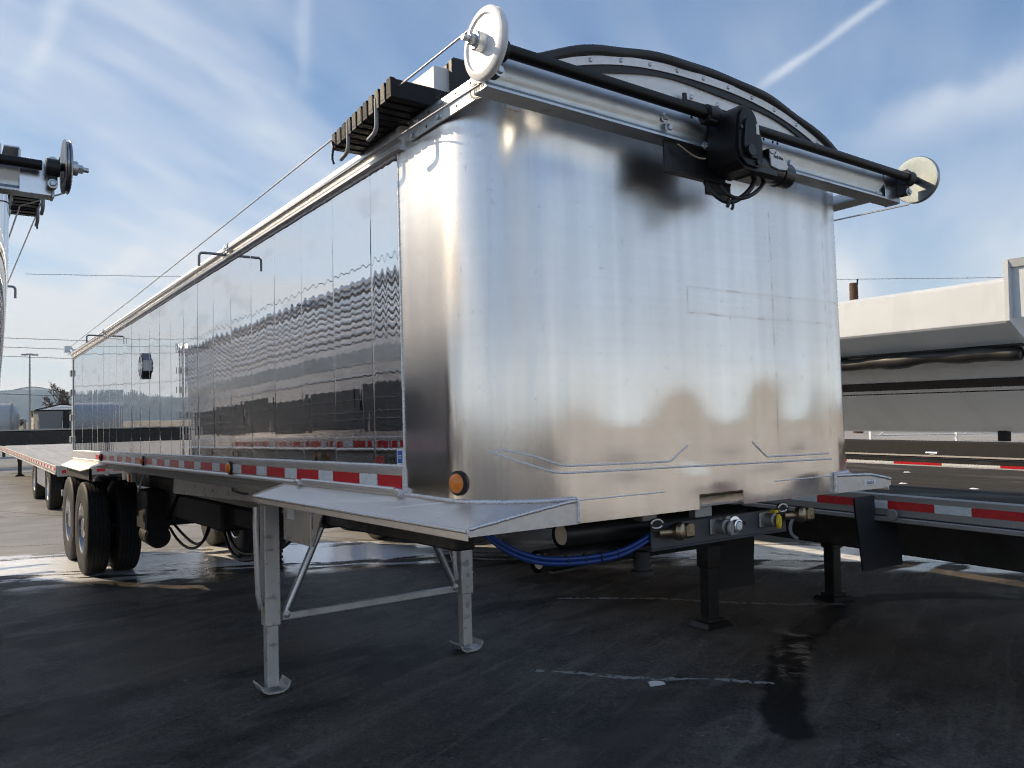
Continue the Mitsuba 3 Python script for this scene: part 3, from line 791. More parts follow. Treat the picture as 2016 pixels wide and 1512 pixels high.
def beam_gear(tr, ext=0.0, pulley='zinc_plate'):
    """Galvanised beam across the front with the shaft, its motor and the two cable pulleys."""
    tl = lambda m: (setattr(m, 'vertices', np.asarray(m.vertices) * 1.0 + np.outer(np.asarray(m.vertices)[:, 0], [0, 0, -.020])), m)[1]
    a = lambda p, nme, m, mat, sm=False: add(p, nme, [tl(q) for q in (m if isinstance(m, list) else [m])], mat, sm)
    prof = [(-.085, 2.980), (-.150, 2.976), (-.156, 2.970), (-.156, 2.905), (-.143, 2.882), (-.143, 2.862), (-.158, 2.846), (-.158, 2.838), (-.085, 2.834), (-.085, 2.840), (-.152, 2.843),
            (-.137, 2.860), (-.137, 2.884), (-.150, 2.908), (-.150, 2.969), (-.085, 2.974)]
    b = a(tr, 'tarp_beam', prism([(y, z - .045) for y, z in prof], 'x', -1.215, 1.165 + ext), 'galvanized', 30)
    a(b, 'end_plate', [box(1.166 + ext, 1.176 + ext, -.160, -.085, 2.785, 2.938, .001)], 'galvanized')
    a(b, 'end_sleeve', [box(1.05 + ext, 1.163 + ext, -.1605, -.1585, 2.790, 2.930, .0005)], 'polished')
    for x, z in ((-.05 - .35, 2.83), (-.20, 2.80), (.32, 2.825), (-.42, 2.865)):
        a(b, 'bolt', bolt((x, -.158, z), (0, -1, 0), .012, .010), 'galvanized', 30)
    for x in (-.27, -.22, .16, .22, .25):
        a(b, 'hole', lathe([(1e-4, .0008), (.006, .0008), (.006, 0)], (x, -.1562, 2.90), (0, -1, 0), 10), 'dull_black')
    # shaft: ridged sleeve
    zc, yc = 2.896, -.215
    xs_ = np.arange(-1.185, -.26, .004)
    a(tr, 'tarp_shaft', tube([(x, yc, zc) for x in xs_], .0205 + .0018 * (np.arange(len(xs_)) % 2), 14), 'black_plastic', 50)
    a(tr, 'tarp_shaft', tube([(x, yc, zc) for x in np.linspace(-.05, 1.19, 30)], .0205, 14), 'black_plastic', True)
    for sx in (-1, 1):
        cx = sx * 1.235 + (0.045 if sx > 0 else 0)
        prof = [(1e-4, .012), (.030, .012), (.085, .010), (.090, .0165), (.096, .0165), (.110, .012), (.113, .008), (.104, .003), (.104, -.003), (.113, -.008), (.110, -.012), (.090, -.012), (.030, -.010), (1e-4, -.010)]
        w = a(tr, 'cable_pulley', lathe(prof, (cx, -.19, 2.912), (sx, 0, 0), 56), 'zinc_white' if sx < 0 else pulley, 35)  # left disc is given a whiter colour for its sun glare
        a(w, 'hub', [lathe([(.030, .008), (.030, .040), (.027, .044), (.012, .044)], (cx, -.19, 2.912), (sx, 0, 0), 24)], 'galvanized', 35)
        a(w, 'axle_nut', [lathe([(.0185, .040), (.0185, .060), (.016, .064), (1e-4, .064)], (cx, -.19, 2.912), (sx, 0, 0), 6), lathe([(.011, .060), (.010, .085), (1e-4, .086)], (cx, -.19, 2.912), (sx, 0, 0), 14)], 'galvanized', 30)
        bx = 1.165 + ext if sx > 0 else -1.200
        k = a(tr, 'pillow_block', [box(bx - .018, bx + .018, -.21, -.158, 2.815, 2.935, .006), cyl((bx - .026, yc + .008, zc), (bx + .026, yc + .008, zc), .036, 20), tube([(bx, yc + .008, zc), (cx, -.19, 2.912)], .017, 12)], 'black_steel', 35)
        for z in (2.828, 2.922):
            a(k, 'bolt', bolt((bx, -.21, z), (0, -1, 0), .013, .010), 'galvanized', 30)
    # motor: gearbox with a rounded head on the shaft and a motor can pointing right
    mp = lambda pts, y0, y1: prism(pts, 'y', y0, y1)
    head = [(-.065 + .062 * math.cos(t) - .075, 2.885 + .062 * math.sin(t) + .012) for t in np.linspace(0.15, PI, 12)]
    body = head + [(-.218, 2.80), (-.222, 2.745), (-.205, 2.700), (-.165, 2.672), (-.075, 2.668), (-.045, 2.70), (-.040, 2.80), (-.055, 2.86)]
    body = [((x + .13) * .86 - .122, (z - 2.79) * .86 + 2.785) for x, z in body]
    g = a(tr, 'tarp_motor', [mp(body, -.300, -.165), mp([((x + .125) * .88 - .125, (z - 2.785) * .88 + 2.785) for x, z in body], -.312, -.300), mp([((x + .125) * .62 - .125, (z - 2.785) * .62 + 2.785) for x, z in body], -.322, -.312)], 'black_plastic', 25)
    a(g, 'collar', [tube([(-.26, yc, zc - .001), (-.20, yc, zc - .001)], .036, 18), box(-.265, -.215, -.24, -.19, 2.86, 2.885, .004)], 'black_steel', 35)
    a(g, 'motor_can', [tube([(-.06, -.245, 2.727), (.04, -.240, 2.727), (.05, -.240, 2.727), (.125, -.235, 2.727)], [.052, .052, .050, .048], 26), tube([(.125, -.235, 2.727), (.19, -.232, 2.727)], [.052, .050], 26), box(-.09, .07, -.292, -.18, 2.675, 2.745, .014)], 'black_gloss', 30)
    lens = [(.005, 2.785), (.035, 2.792), (.075, 2.780), (.108, 2.752), (.118, 2.735), (.108, 2.722), (.06, 2.716), (.015, 2.722)]
    lab = a(g, 'oval_label', mp(lens, -.2985, -.293), 'sticker_white')
    a(g, 'label_back', [mp([(x * 1.08 - .005, (z - 2.755) * 1.1 + 2.755) for x, z in lens], -.2945, -.24)], 'black_gloss')
    a(g, 'label_print', [text('Roll Rite', .011, (.028, -.2990, 2.757), (1, 0, -.02), (0, 0, 1), .0008, True), tube([(.022 + .022 * math.cos(t), -.2990, 2.786 + .016 * math.sin(t)) for t in np.linspace(PI, 2 * PI, 9)], .0018, 5)], 'ink_black')
    a(g, 'side_label', box(-.102, -.086, -.3240, -.3222, 2.815, 2.855), 'sticker_white')
    a(g, 'boss', [cyl((-.14, -.322, 2.745), (-.14, -.332, 2.745), .022, 20), cyl((-.09, -.312, 2.71), (-.09, -.320, 2.71), .009, 12), cyl((-.18, -.312, 2.83), (-.18, -.320, 2.83), .008, 12)], 'black_gloss', 30)
    a(tr, 'motor_bracket', [box(-.40, -.06, -.135, -.120, 2.668, 2.80, .004), box(-.40, -.06, -.160, -.135, 2.664, 2.674, .002), box(-.17, -.05, -.15, -.115, 2.625, 2.67, .004)], 'black_steel')
    a(tr, 'motor_wiring', [tube(smooth_path([(-.02, -.24, 2.68), (-.06, -.235, 2.62), (-.14, -.22, 2.575), (-.19, -.19, 2.60), (-.20, -.15, 2.66)], 6), .010, 9), tube(smooth_path([(.04, -.24, 2.68), (-.04, -.25, 2.615), (-.12, -.23, 2.59), (-.17, -.2, 2.64)], 6), .008, 9),
                           tube(smooth_path([(-.155, -.22, 2.585), (-.16, -.225, 2.565), (-.165, -.22, 2.55)], 4), .007, 7), tube(smooth_path([(-.135, -.22, 2.585), (-.135, -.225, 2.56), (-.14, -.22, 2.545)], 4), .006, 7)], 'hose_black', True)
    a(tr, 'wire_lead', tube(smooth_path([(-.36, -.16, 2.775), (-.33, -.17, 2.755), (-.29, -.18, 2.735), (-.25, -.2, 2.728)], 5), .005, 7), 'brass', True)


def end_cap(tr):
    """The bowed front cap of the tarp with its rubber seal."""
    xa = np.linspace(-1.0, 1.0, 41)
    def arch(x, z0, h):
        return z0 + h * (1 - np.abs(x / 1.02) ** 2.4)
    zc = arch(xa, 2.985, .235)
    poly = [(x, z) for x, z in zip(xa, zc)] + [(1.0, 2.86), (-1.0, 2.86)]
    cap = add(tr, 'end_cap', prism(poly, 'y', .040, .052), 'wing_alu')
    band = [(x, z + .006) for x, z in zip(xa, zc)] + [(x, z - .040) for x, z in zip(xa[::-1], zc[::-1])]
    add(cap, 'seal_flap', prism([(x, z + .002) for x, z in zip(xa, zc)] + [(x, z - .075 - .006 * math.sin(9 * x)) for x, z in zip(xa[::-1], zc[::-1])], 'y', .030, .038), 'tarp_black')
    add(cap, 'clamp_strip', prism([(x, z - .016) for x, z in zip(xa, zc)] + [(x, z - .050) for x, z in zip(xa[::-1], zc[::-1])], 'y', .024, .0285), 'wing_alu')
    add(cap, 'edge_seal', tube([(x, .03 + .004 * math.sin(13 * x), z + .004 + .003 * math.sin(17 * x)) for x, z in zip(xa, zc)], .021, 10), 'tarp_black', smooth=True)
    for x in np.linspace(-.93, .96, 13):
        add(cap, 'rivet', lathe([(.009, 0), (.008, .004), (.004, .006), (1e-4, .006)], (x, .024, float(arch(np.array(x), 2.985, .235)) - .033), (0, -1, 0), 10), 'galvanized', smooth=True)
    k = add(cap, 'latch_plate', box(-.125, .27, .010, .022, 3.030, 3.095, .003), 'black_steel')
    add(k, 'strip', box(-.110, .265, .006, .0095, 3.066, 3.094, .001), 'wing_alu')
    for x in (-.085, .075, .22):
        add(k, 'rivet', lathe([(.011, 0), (.010, .004), (.004, .007), (1e-4, .007)], (x, .006, 3.080), (0, -1, 0), 10), 'galvanized', smooth=True)
    add(cap, 'tarp_cover', grid(lambda u, v: np.stack([u, v, 2.985 + .20 * (1 - np.abs(u / 1.02) ** 2.4) + .02 * np.sin(v * 14) * (v > .3)], -1), np.linspace(-1.0, 1.0, 21), np.linspace(.06, 1.3, 24))[0], 'tarp_black', smooth=True)


def gladhands(tr):
    b = add(tr, 'coupling_bar', [box(-.315, .535, .10, .112, 1.236, 1.335, .003), box(-.315, .535, .10, .15, 1.228, 1.236, .002)], 'slate_paint')
    for x, lab in ((-.21, 0), (.58, 1)):
        k = add(b, 'air_coupling', [cyl((x - .085, .085, 1.300), (x - .01, .075, 1.300), .017, 14), lathe([(.017, 0), (.034, .008), (.038, .03), (.030, .045), (.018, .05), (1e-4, .05)], (x + .005, .085, 1.300), (.3, -1, .1), 18), cyl((x + .015, .09, 1.30), (x + .065, .05, 1.300), .030, 16), box(x + .03, x + .075, .03, .075, 1.275, 1.330, .008)], 'brass', smooth=35)
        add(b, 'coupling_tag', [prism([(x - .095 + .040 * math.cos(t) * (1 + .12 * math.cos(3 * t)), 1.335 + .028 * math.sin(t)) for t in np.linspace(0, 2 * PI, 24)[:-1]], 'y', .078, .084)], 'black_plastic')
        add(b, 'tag_print', [tube([(x - .095 + .033 * math.cos(t), .077, 1.337 + .020 * math.sin(t)) for t in np.linspace(0.2, PI - .2, 12)], .0035, 5), tube([(x - .122, .077, 1.330), (x - .108, .077, 1.324), (x - .082, .077, 1.324), (x - .068, .077, 1.330)], .003, 5)], 'sticker_white')
    for x, mat, nm in ((.065, 'dull_alu', 'seven_way_socket'), (.385, 'dull_alu', 'seven_way_socket')):
        k = add(b, nm, [box(x - .045, x + .03, .090, .0995, 1.262, 1.328, .004), cyl((x, .10, 1.294), (x + .004, .045, 1.296), .030, 20)], mat, smooth=35)
        add(k, 'cover', [lathe([(1e-4, .012), (.028, .012), (.032, .008), (.032, 0)], (x + .018, .045, 1.288), (.45, -1, 0), 20), box(x + .002, x + .03, .045, .075, 1.325, 1.338, .003)], 'dull_alu' if x < .2 else 'yellow', smooth=35)
    k = add(b, 'round_socket', [lathe([(.040, 0), (.040, .010), (.028, .012), (.028, .03), (.022, .032)], (.172, .099, 1.288), (0, -1, 0), 24)], 'polished', smooth=35)
    add(k, 'plug', lathe([(.021, .022), (.018, .034), (1e-4, .036)], (.172, .099, 1.288), (0, -1, 0), 18), 'sticker_white', smooth=35)
    for x, z in ((.245, 1.290), (.455, 1.315), (.50, 1.26)):
        add(b, 'hole', lathe([(1e-4, .0008), (.010, .0008), (.010, 0)], (x, .0996, z), (0, -1, 0), 12), 'dull_black')
    # hoses, the two king-pin tubes behind, drain plug
    for o in (0.0, .017):
        add(tr, 'air_hose', tube(smooth_path([(-1.0, .34, 1.40), (-.93, .26, 1.315 - o), (-.84, .20, 1.262 - o), (-.72, .16, 1.240 - o), (-.55, .14, 1.236 - o), (-.42, .13, 1.252 - o), (-.30, .12, 1.295 - o)], 6), .0095, 10), 'blue_hose', smooth=True)
    for k, t in enumerate(((-.78, .182, 1.248), (-.70, .16, 1.238), (-.62, .15, 1.235), (-.55, .14, 1.232), (-.47, .137, 1.242))):
        add(tr, 'hose_tie', tube([(t[0], t[1] + .012 * math.cos(q), t[2] - .004 + .022 * math.sin(q)) for q in np.linspace(0, 2 * PI, 12)], .003, 5), 'hose_black')
    k = add(tr, 'coupler_tube', [tube([(-.66, .25, 1.315), (.40, .25, 1.305)], .048, 20, False)], 'black_steel', smooth=40)
    add(k, 'end_disc', cyl((-.652, .25, 1.315), (-.64, .25, 1.315), .040, 20), 'tan_box')
    k = add(tr, 'coupler_tube', [tube([(-.76, .27, 1.222), (.30, .28, 1.215)], .043, 20, False), bar((-.70, .26, 1.176), (.40, .28, 1.20), .03, .010)], 'black_steel', smooth=40)
    add(k, 'end_disc', cyl((-.75, .27, 1.222), (-.735, .27, 1.222), .030, 20), 'dull_alu')
    add(tr, 'drain_plug', [cyl((-.315, .16, 1.225), (-.315, .16, 1.15), .034, 18), cyl((-.315, .16, 1.15), (-.315, .16, 1.13), .046, 18)] + [cyl((-.315, .16, z), (-.315, .16, z + .004), .037, 18) for z in (1.165, 1.18, 1.195)], 'rubber', smooth=35)
    add(tr, 'coupler_plate', [box(-.80, .80, .03, 1.35, 1.392, 1.404, .002), box(-.10, .0, .06, .10, 1.345, 1.392, .004), box(-.30, -.22, .16, .60, 1.34, 1.392, .004)], 'dull_alu')
    add(tr, 'notch_shade_box', box(-.6, .6, .24, .26, 1.405, 1.50, .003), 'dull_black')  # dark box added behind the skirt notch so the opening looks shaded
    add(tr, 'guard_plate', [box(-.66, -.52, .34, .36, 1.33, 1.392, .01), box(-.46, -.36, .33, .35, 1.32, 1.392, .006)], 'dull_alu')


def underframe(tr, main):
    add(tr, 'frame_rail', [box(-.50, -.38, 1.3, YR, 1.12, 1.39, .01)], 'black_steel')
    add(tr, 'frame_rail', [box(.38, .50, 1.3, YR, 1.12, 1.39, .01)], 'black_steel')
    add(tr, 'floor_pan', [box(-XB + .02, XB - .02, .9, YR, 1.405, 1.462, .004)], 'dull_alu')
    for y in np.arange(2.42, 9.9, .62):
        add(tr, 'crossmember', box(-.78, .78, y, y + .06, 1.34, 1.404, .004), 'black_steel')
    # side plates of the landing-gear mount
    k = add(tr, 'side_plate', [prism([(3.08, 1.368), (5.86, 1.39), (5.90, 1.22), (5.84, 1.21), (3.55, 1.268), (3.08, 1.27)], 'x', -.82, -.808)], 'satin_alu')
    add(k, 'hook_rod', tube(rounded([(-.826, 3.62, 1.315), (-.83, 3.74, 1.312), (-.83, 3.95, 1.322), (-.83, 3.97, 1.345)], .01), .007, 8), 'dull_alu', smooth=True)
    add(k, 'slot_edge', box(-.824, -.8205, 4.15, 5.4, 1.356, 1.366), 'dull_black')
    k = add(tr, 'hanger_plate', [box(-.812, -.800, 2.45, 2.92, 1.06, 1.395, .004), prism([(2.45, 1.06), (2.45, 1.395), (2.2, 1.395)], 'x', -.80, -.792)], 'satin_alu')
    add(k, 'warning_sticker', box(-.8145, -.8128, 2.72, 2.84, 1.20, 1.31), 'sticker_white')
    add(k, 'sticker_stripe', box(-.8157, -.8147, 2.725, 2.835, 1.275, 1.307), 'ink_red')
    for x in (-.5, .5):
        add(tr, 'leg_gusset', box(x - .02, x + .02, 3.0, 3.6, 1.10, 1.30, .004), 'black_steel')
    add(tr, 'leg_mount', box(-.85, .85, 3.25, 3.37, 1.275, 1.40, .006), 'dull_alu')
    landing_leg(tr, -1)
    landing_leg(tr, 1)
    add(tr, 'leg_crossbar', [box(-.70, .70, 3.285, 3.315, .465, .515, .004)], 'satin_alu')
    # axles
    for y, cz in ((8.95 + YR - 10.46, .668), (10.22 + YR - 10.46, .693)):
        add(tr, 'axle', tube([(-.95, y, cz), (.95, y, cz)], .065, 16), 'black_steel', smooth=40)
        for sx in (-1, 1):
            wheel(tr, 'wheel', sx * 1.085, y, cz, sx, rim='dark_chrome')
            wheel(tr, 'wheel', sx * .745, y, cz, -sx, rim='polished')
            add(tr, 'brake_chamber', [cyl((sx * .48, y - .25, cz - .03), (sx * .48, y - .05, cz - .03), .095, 20)], 'black_steel', smooth=35)
        add(tr, 'spring', [box(-.50, -.40, y - .5, y + .5, cz + .10, cz + .16, .01), box(.40, .50, y - .5, y + .5, cz + .10, cz + .16, .01)], 'black_steel')
    add(tr, 'air_spring', [cyl((-.45, 8.1, .70), (-.45, 8.1, 1.15), .14, 24)], 'rubber', smooth=40)
    add(tr, 'air_tank', [tube([(-.62, 7.95, .645), (-.62, 7.5, .635)], .125, 28), box(-.74, -.5, 7.5, 8.1, .70, 1.15, .02)], 'dull_black', smooth=40)
    add(tr, 'suspension_bracket', [prism([(6.6, 1.40), (8.4, 1.40), (8.2, .80), (7.6, .74), (7.0, 1.1)], 'x', -.55, -.50), box(-.52, .52, 5.4, 8.4, .86, 1.12, .02), box(-.45, .45, 4.4, 5.5, .92, 1.1, .02)], 'dull_black')
    for x, pts in ((-.50, [(7.5, .72), (7.0, .60), (6.5, .60), (6.1, .72), (5.9, .90)]), (-.46, [(7.5, .76), (7.0, .67), (6.5, .64), (6.15, .75), (5.95, .92)]), (-.40, [(5.75, .95), (5.6, .70), (5.2, .62), (4.7, .70), (4.2, .82), (3.9, .95)]), (-.38, [(5.8, .98), (5.5, .72), (5.1, .68), (4.6, .76), (4.1, .92)])):
        add(tr, 'brake_hose', tube(smooth_path([(x, y, z) for y, z in pts], 6), .014, 9), 'hose_black', smooth=True)
    k = add(tr, 'fender_lamp', [box(-1.06, -1.02, 6.55, 6.75, 1.30, 1.42, .006), bar((-1.0, 6.2, 1.43), (-1.0, 6.6, 1.20), .01, .03)], 'dull_alu')
    add(k, 'lens', box(-1.075, -1.061, 6.66, 6.75, 1.30, 1.385, .006), 'amber')
    add(tr, 'tag_plate', box(-1.07, -1.06, 7.9, 8.15, 1.325, 1.365), 'sticker_white')
    # plates over the rear wheels
    for sx in (-1, 1):
        D = YR - 10.46
        P = [(sx * XB, 7.75 + D, 1.468), (sx * XB, 10.6 + D, 1.468), (sx * 1.245, 10.6 + D, 1.40), (sx * 1.245, 8.75 + D, 1.372), (sx * 1.20, 8.0 + D, 1.43)]
        m = hull(P + [(x, y, z - .012) for x, y, z in P])
        k = add(tr, 'rear_fender', m, 'wing_alu')
        add(k, 'inner_guard', box(*sorted((sx * 1.18, sx * 1.15)), 8.5 + D, 10.6 + D, 1.25, 1.40, .01), 'dull_black')


def front_welds(tr):
    f = -.004
    L1 = [(-1.022, .085, 1.662), (-.93, .034, 1.635), (-.84, .006, 1.600), (-.80, -.002, 1.594), (-.29, -.004, 1.586), (-.185, -.004, 1.645)]
    L3 = [(.205, 0, 1.645), (.30, 0, 1.578), (.75, 0, 1.574)]
    L2 = [(-1.045, .11, 1.655), (-.98, .063, 1.620), (-.88, .016, 1.580), (-.83, .000, 1.570), (.77, -.004, 1.548)]

    def snap(P):
        """Onto the sheet with its dents."""
        out = []
        for x, y, z in P:
            s = (YS - R_) + R_ * (PI / 2) + (x + XW) if abs(x) <= XW else (YS - R_) + R_ * math.acos(min(1, (-x - XW) / R_)) if x < 0 else (YS - R_) + R_ * PI / 2 + 2 * XW + R_ * math.asin((x - XW) / R_)
            px, py, nx, ny = [float(q) for q in plan(np.array(float(s)))]
            d = float(bump_front(np.array(s), np.array(z), np.array(px))) + .0005
            out.append((px + nx * d, py + ny * d, z))
        return out

    def dense(P, n=60):
        P = np.array(P)
        t = np.r_[0, np.cumsum(np.linalg.norm(np.diff(P, axis=0), axis=1))]
        q = np.linspace(0, t[-1], n)
        return np.stack([np.interp(q, t, P[:, k]) for k in range(3)], 1)
    w = f'{tr}__front_wall'
    add(w, 'weld_seam', [bead(snap(dense(L1)), .0036, 21)], 'flat_bead', smooth=50)
    add(w, 'weld_seam', [bead(snap(dense(L3)), .0036, 25)], 'flat_bead', smooth=50)
    add(w, 'weld_seam', [bead(snap(dense(L2)), .0036, 22)], 'flat_bead', smooth=50)
    add(w, 'weld_seam', [bead(snap(dense([(-.765, 0, ZT), (-.33, 0, ZT)])), .0024, 23)], 'flat_bead', smooth=50)
    add(w, 'weld_seam', [bead(snap(dense([(.345, 0, ZT), (.765, 0, ZT)])), .0024, 24)], 'flat_bead', smooth=50)


def corner_light(tr, sx):
    x, y, nx, ny = [float(q) for q in plan(np.array((YS - R_) + R_ * 0.22))]
    x, nx = -sx * x, -sx * nx
    k = add(tr, 'corner_light', lathe([(.0445, 0), (.0445, .008), (.036, .013)], (x, y, 1.542), (nx, ny, 0), 28), 'dull_black', smooth=35)
    add(k, 'lens', lathe([(.036, .006), (.034, .018), (.022, .026), (.010, .029), (1e-4, .029)], (x, y, 1.542), (nx, ny, 0), 28), 'amber', smooth=60)


def badge(tr, sx):
    cy, cz = 5.65, 2.382
    X = lambda a: sx * (XB + a)
    k = add(tr, 'side_badge', prism(octagon(cy, cz, .118, .125), 'x', *sorted((X(0), X(.036)))), 'dark_chrome')
    add(k, 'face', prism(octagon(cy, cz, .104, .110), 'x', *sorted((X(.036), X(.041)))), 'black_gloss')
    add(k, 'rim_line', [bar((X(.041), *p), (X(.041), *q_), .006, .006, up=(1, 0, 0)) for p, q_ in zip(octagon(cy, cz, .096, .101), octagon(cy, cz, .096, .101)[1:] + octagon(cy, cz, .096, .101)[:1])], 'polished')
    add(k, 'lettering', [text('MAC', .058, (X(.041), cy + .082, cz - .028), (0, -1, 0), (0, 0, 1), .004, True)], 'polished')


M_CUR = M_TRAILER
tr = thing('dump_trailer', 'polished aluminium end dump trailer in the foreground on square landing legs, with mirror side panels', 'trailer', 'aluminium end dump trailers side by side')
front_wall(tr)
add(tr, 'side_wall', [box(XB - .03, XB, YS, YR, 1.44, 2.95, .003), box(-XB + .012, -XB + .03, YS, YR, 1.44, 2.95, .003), box(-XB, XB, YR, YR + .05, 1.47, 2.90, .003)], 'dull_alu')
side_dress(tr, -1, True)
end_cap(tr)
beam_gear(tr)
tarp_stack(tr, -1)
# the far side's bracket and cable
add(tr, 'beam_bracket', [box(1.00, 1.112, -.15, .30, 2.79, 2.80, .001), box(1.112, 1.12, -.15, .54, 2.79, 2.87, .002)], 'galvanized')
add(tr, 'cable', tube([(1.275, -.15, 2.775), (1.16, 2.5, 2.83), (1.16, YR, 2.90)], .0038, 7), 'cable_steel', smooth=True)
wing(tr, -1)
wing(tr, 1)
front_welds(tr)
corner_light(tr, -1)
corner_light(tr, 1)
gladhands(tr)
underframe(tr, True)
badge(tr, -1)
add(tr, 'corner_seam', [bead([(-XB - .002, YS, 1.475), (-XB - .002, YS, 2.93)], .0035, 31)], 'rail_alu', smooth=50)
add(tr, 'maker_decal', [text('MAC', .026, (-XB - .0022, .925, 1.604), (0, -1, 0), (0, 0, 1), .001, True)], 'ink_red')
add(tr, 'maker_decal', [text('LOCK', .026, (-XB - .0022, .925 - .085, 1.604), (0, -1, 0), (0, 0, 1), .001, True)], 'ink_black')
k = add(tr, 'blue_sticker', box(-XB - .0030, -XB - .0014, .668, .722, 1.600, 1.662), 'sticker_white')
add(k, 'blue_field', box(-XB - .0040, -XB - .0031, .675, .715, 1.606, 1.656), 'sticker_blue')
add(k, 'print', [box(-XB - .0046, -XB - .0041, .682, .708, 1.634, 1.638), box(-XB - .0046, -XB - .0041, .680, .710, 1.625, 1.628)], 'sticker_white')

# the neighbour on the left: only its near side and nose are in sight or mirrored
M_CUR = np.eye(4)
M_CUR[:3, 3] = (-3.478, 1.75, -0.04)
M_CUR = M_CUR @ M_TRAILER
WARP = 0.07
YR = 7.85
t2 = thing('dump_trailer_001', 'polished aluminium end dump trailer at the left edge, its tarp beam jutting into view', 'trailer', 'aluminium end dump trailers side by side')
front_wall(t2, 'mirror_panel')
add(t2, 'side_wall', [box(-XB, -XB + .03, YS, YR, 1.44, 2.95, .003), box(XB - .03, XB - .012, YS, YR, 1.44, 2.95, .003), box(-XB, XB, YR, YR + .05, 1.47, 2.90, .003)], 'dull_alu')
side_dress(t2, 1, False, 0.11)
end_cap(t2)
beam_gear(t2, 0.065, 'dark_chrome')
tarp_stack(t2, 1)
wing(t2, -1)
for z, r in ((2.80, .010), (2.75, .014), (2.70, .009), (2.645, .014), (2.59, .010), (2.53, .015), (2.47, .009), (2.19, .010)):
    add(t2, 'added_side_rib', tube([(XB + .004, YS, z), (XB + .004, YR, z)], r, 8), 'rail_alu', smooth=True)  # ribs added for the wavy lines they make in the mirror panels
add(t2, 'painted_light_band', box(XB + .003, XB + .012, YS, YR, 2.28, 2.40, .002), 'light_band_paint')  # added band: reflected sunlight put in as cream paint
add(t2, 'painted_shade_sheet', [box(XB + .003, XB + .008, y, y + 1.02, 1.74 + .02 * (k % 2), 2.12 - .03 * (k % 3), .002) for k, y in enumerate(np.arange(YS + .4, YR - 1.2, 1.07))], 'slate_paint')  # added dark sheets: the shaded part of the reflection put in as paint
for z in (1.84, 1.90, 2.00):
    add(t2, 'added_side_rib', tube([(XB + .009, YS, z), (XB + .009, YR, z)], .005, 6), 'dull_alu', smooth=True)  # thin ribs added to break up the dark part of the reflection
corner_light(t2, 1)
underframe(t2, False)
WARP, YR = 0.0, 10.46


# ---------------------------------------------------------------- other trailers of the yard
def rot_frame(x, y, deg, z=0.0):
    a = math.radians(deg)
    m = np.eye(4)
    m[:2, :2] = [[math.cos(a), math.sin(a)], [-math.sin(a), math.cos(a)]]
    m[:3, 3] = (x, y, z)
    return m


def flatbed(key, frame, L0, L1, W, z, deck, label, mat_legs='black_steel', planks=9, axles=(), leg_y=None, tape=True, rear=False, tape_a=(0.30, 0.22), tape_h=.05, wr=.53, rail_mat='dull_alu'):
    """Local x from the near edge (0) to the far edge (W), y along."""
    global M_CUR
    M_CUR = frame
    t = thing(key, label, 'trailer', 'flatbed trailers of the yard')
    pw = (W - .10) / planks
    for k in range(planks):
        add(t, 'deck_plank', box(.05 + k * pw + .002, .05 + (k + 1) * pw - .002, L0, L1, z - .035, z - .004 * (k % 2) * .5, .003), deck)
    for x0, x1 in ((0, .05), (W - .05, W)):
        rail = add(t, 'side_rail', [box(x0, x1, L0, L1, z - .13, z + .004, .006), box(x0 - (.02 if x0 == 0 else -.02), x1 - (.02 if x0 == 0 else -.02) , L0, L1, z - .165, z - .135, .004)], rail_mat)
        if tape and x0 == 0:
            y, k = L0 + .05, 0
            while y < L1 - .2:
                w_ = tape_a[k % 2]
                add(rail, 'red_tape' if k % 2 == 0 else 'white_tape', box(-.0028, -.0012, y, y + w_ - .003, z - .085, z - .085 + tape_h), 'tape_red' if k % 2 == 0 else 'tape_white')
                y += w_
                k += 1
    for x in (W * .3, W * .7):
        add(t, 'frame_beam', box(x - .07, x + .07, L0 + .2, L1 - .1, z - .50, z - .04, .01), 'black_steel')
    for y in np.arange(L0 + .3, L1, .9):
        add(t, 'crossmember', box(.06, W - .06, y, y + .06, z - .16, z - .036, .004), 'black_steel')
    if rear:
        add(t, 'rear_bumper', [box(.02, W - .02, L0 - .03, L0, z - .20, z - .002, .006), box(.3, .38, L0 + .02, L0 + .1, .42, z - .1), box(W - .38, W - .3, L0 + .02, L0 + .1, .42, z - .1), box(.1, W - .1, L0 + .0, L0 + .1, .42, .54, .01)], 'dull_alu')
    if leg_y is not None:
        for x in (W / 2 - .83, W / 2 + .83):
            leg = add(t, 'landing_leg', [box(x - .075, x + .075, leg_y - .075, leg_y + .075, .50, z - .1, .01), box(x - .058, x + .058, leg_y - .058, leg_y + .058, .04, .55, .008)], mat_legs)
            add(leg, 'foot', [hull([(x + a * .15, leg_y + b * .13, .006) for a in (-1, 1) for b in (-1, 1)] + [(x + a * .12, leg_y + b * .10, .045) for a in (-1, 1) for b in (-1, 1)]), box(x - .09, x + .09, leg_y - .08, leg_y + .08, .045, .075, .004)], mat_legs)
            add(leg, 'brace', [tube([(x, leg_y + .05, .62), (x + (.5 if x < W / 2 else -.5), leg_y + .1, z - .2)], .022, 10), tube([(x, leg_y, .7), (x, leg_y + .6, z - .2)], .022, 10)], mat_legs, smooth=40)
        add(t, 'crank_handle', tube(rounded([(W / 2 + .90, leg_y, .78), (W / 2 + 1.02, leg_y - .05, .86), (W / 2 + 1.05, leg_y - .05, 1.08)], .03), .014, 8), 'pole_grey', smooth=40)
    for y in axles:
        add(t, 'axle', tube([(.25, y, wr), (W - .25, y, wr)], .06, 14), 'black_steel', smooth=40)
        for x, s in ((.18, -1), (.52, 1), (W - .18, 1), (W - .52, -1)):
            wheel(t, 'wheel', x, y, wr, s, R=wr, W=.27, outer=x in (.18, W - .18), n=32)
    return t


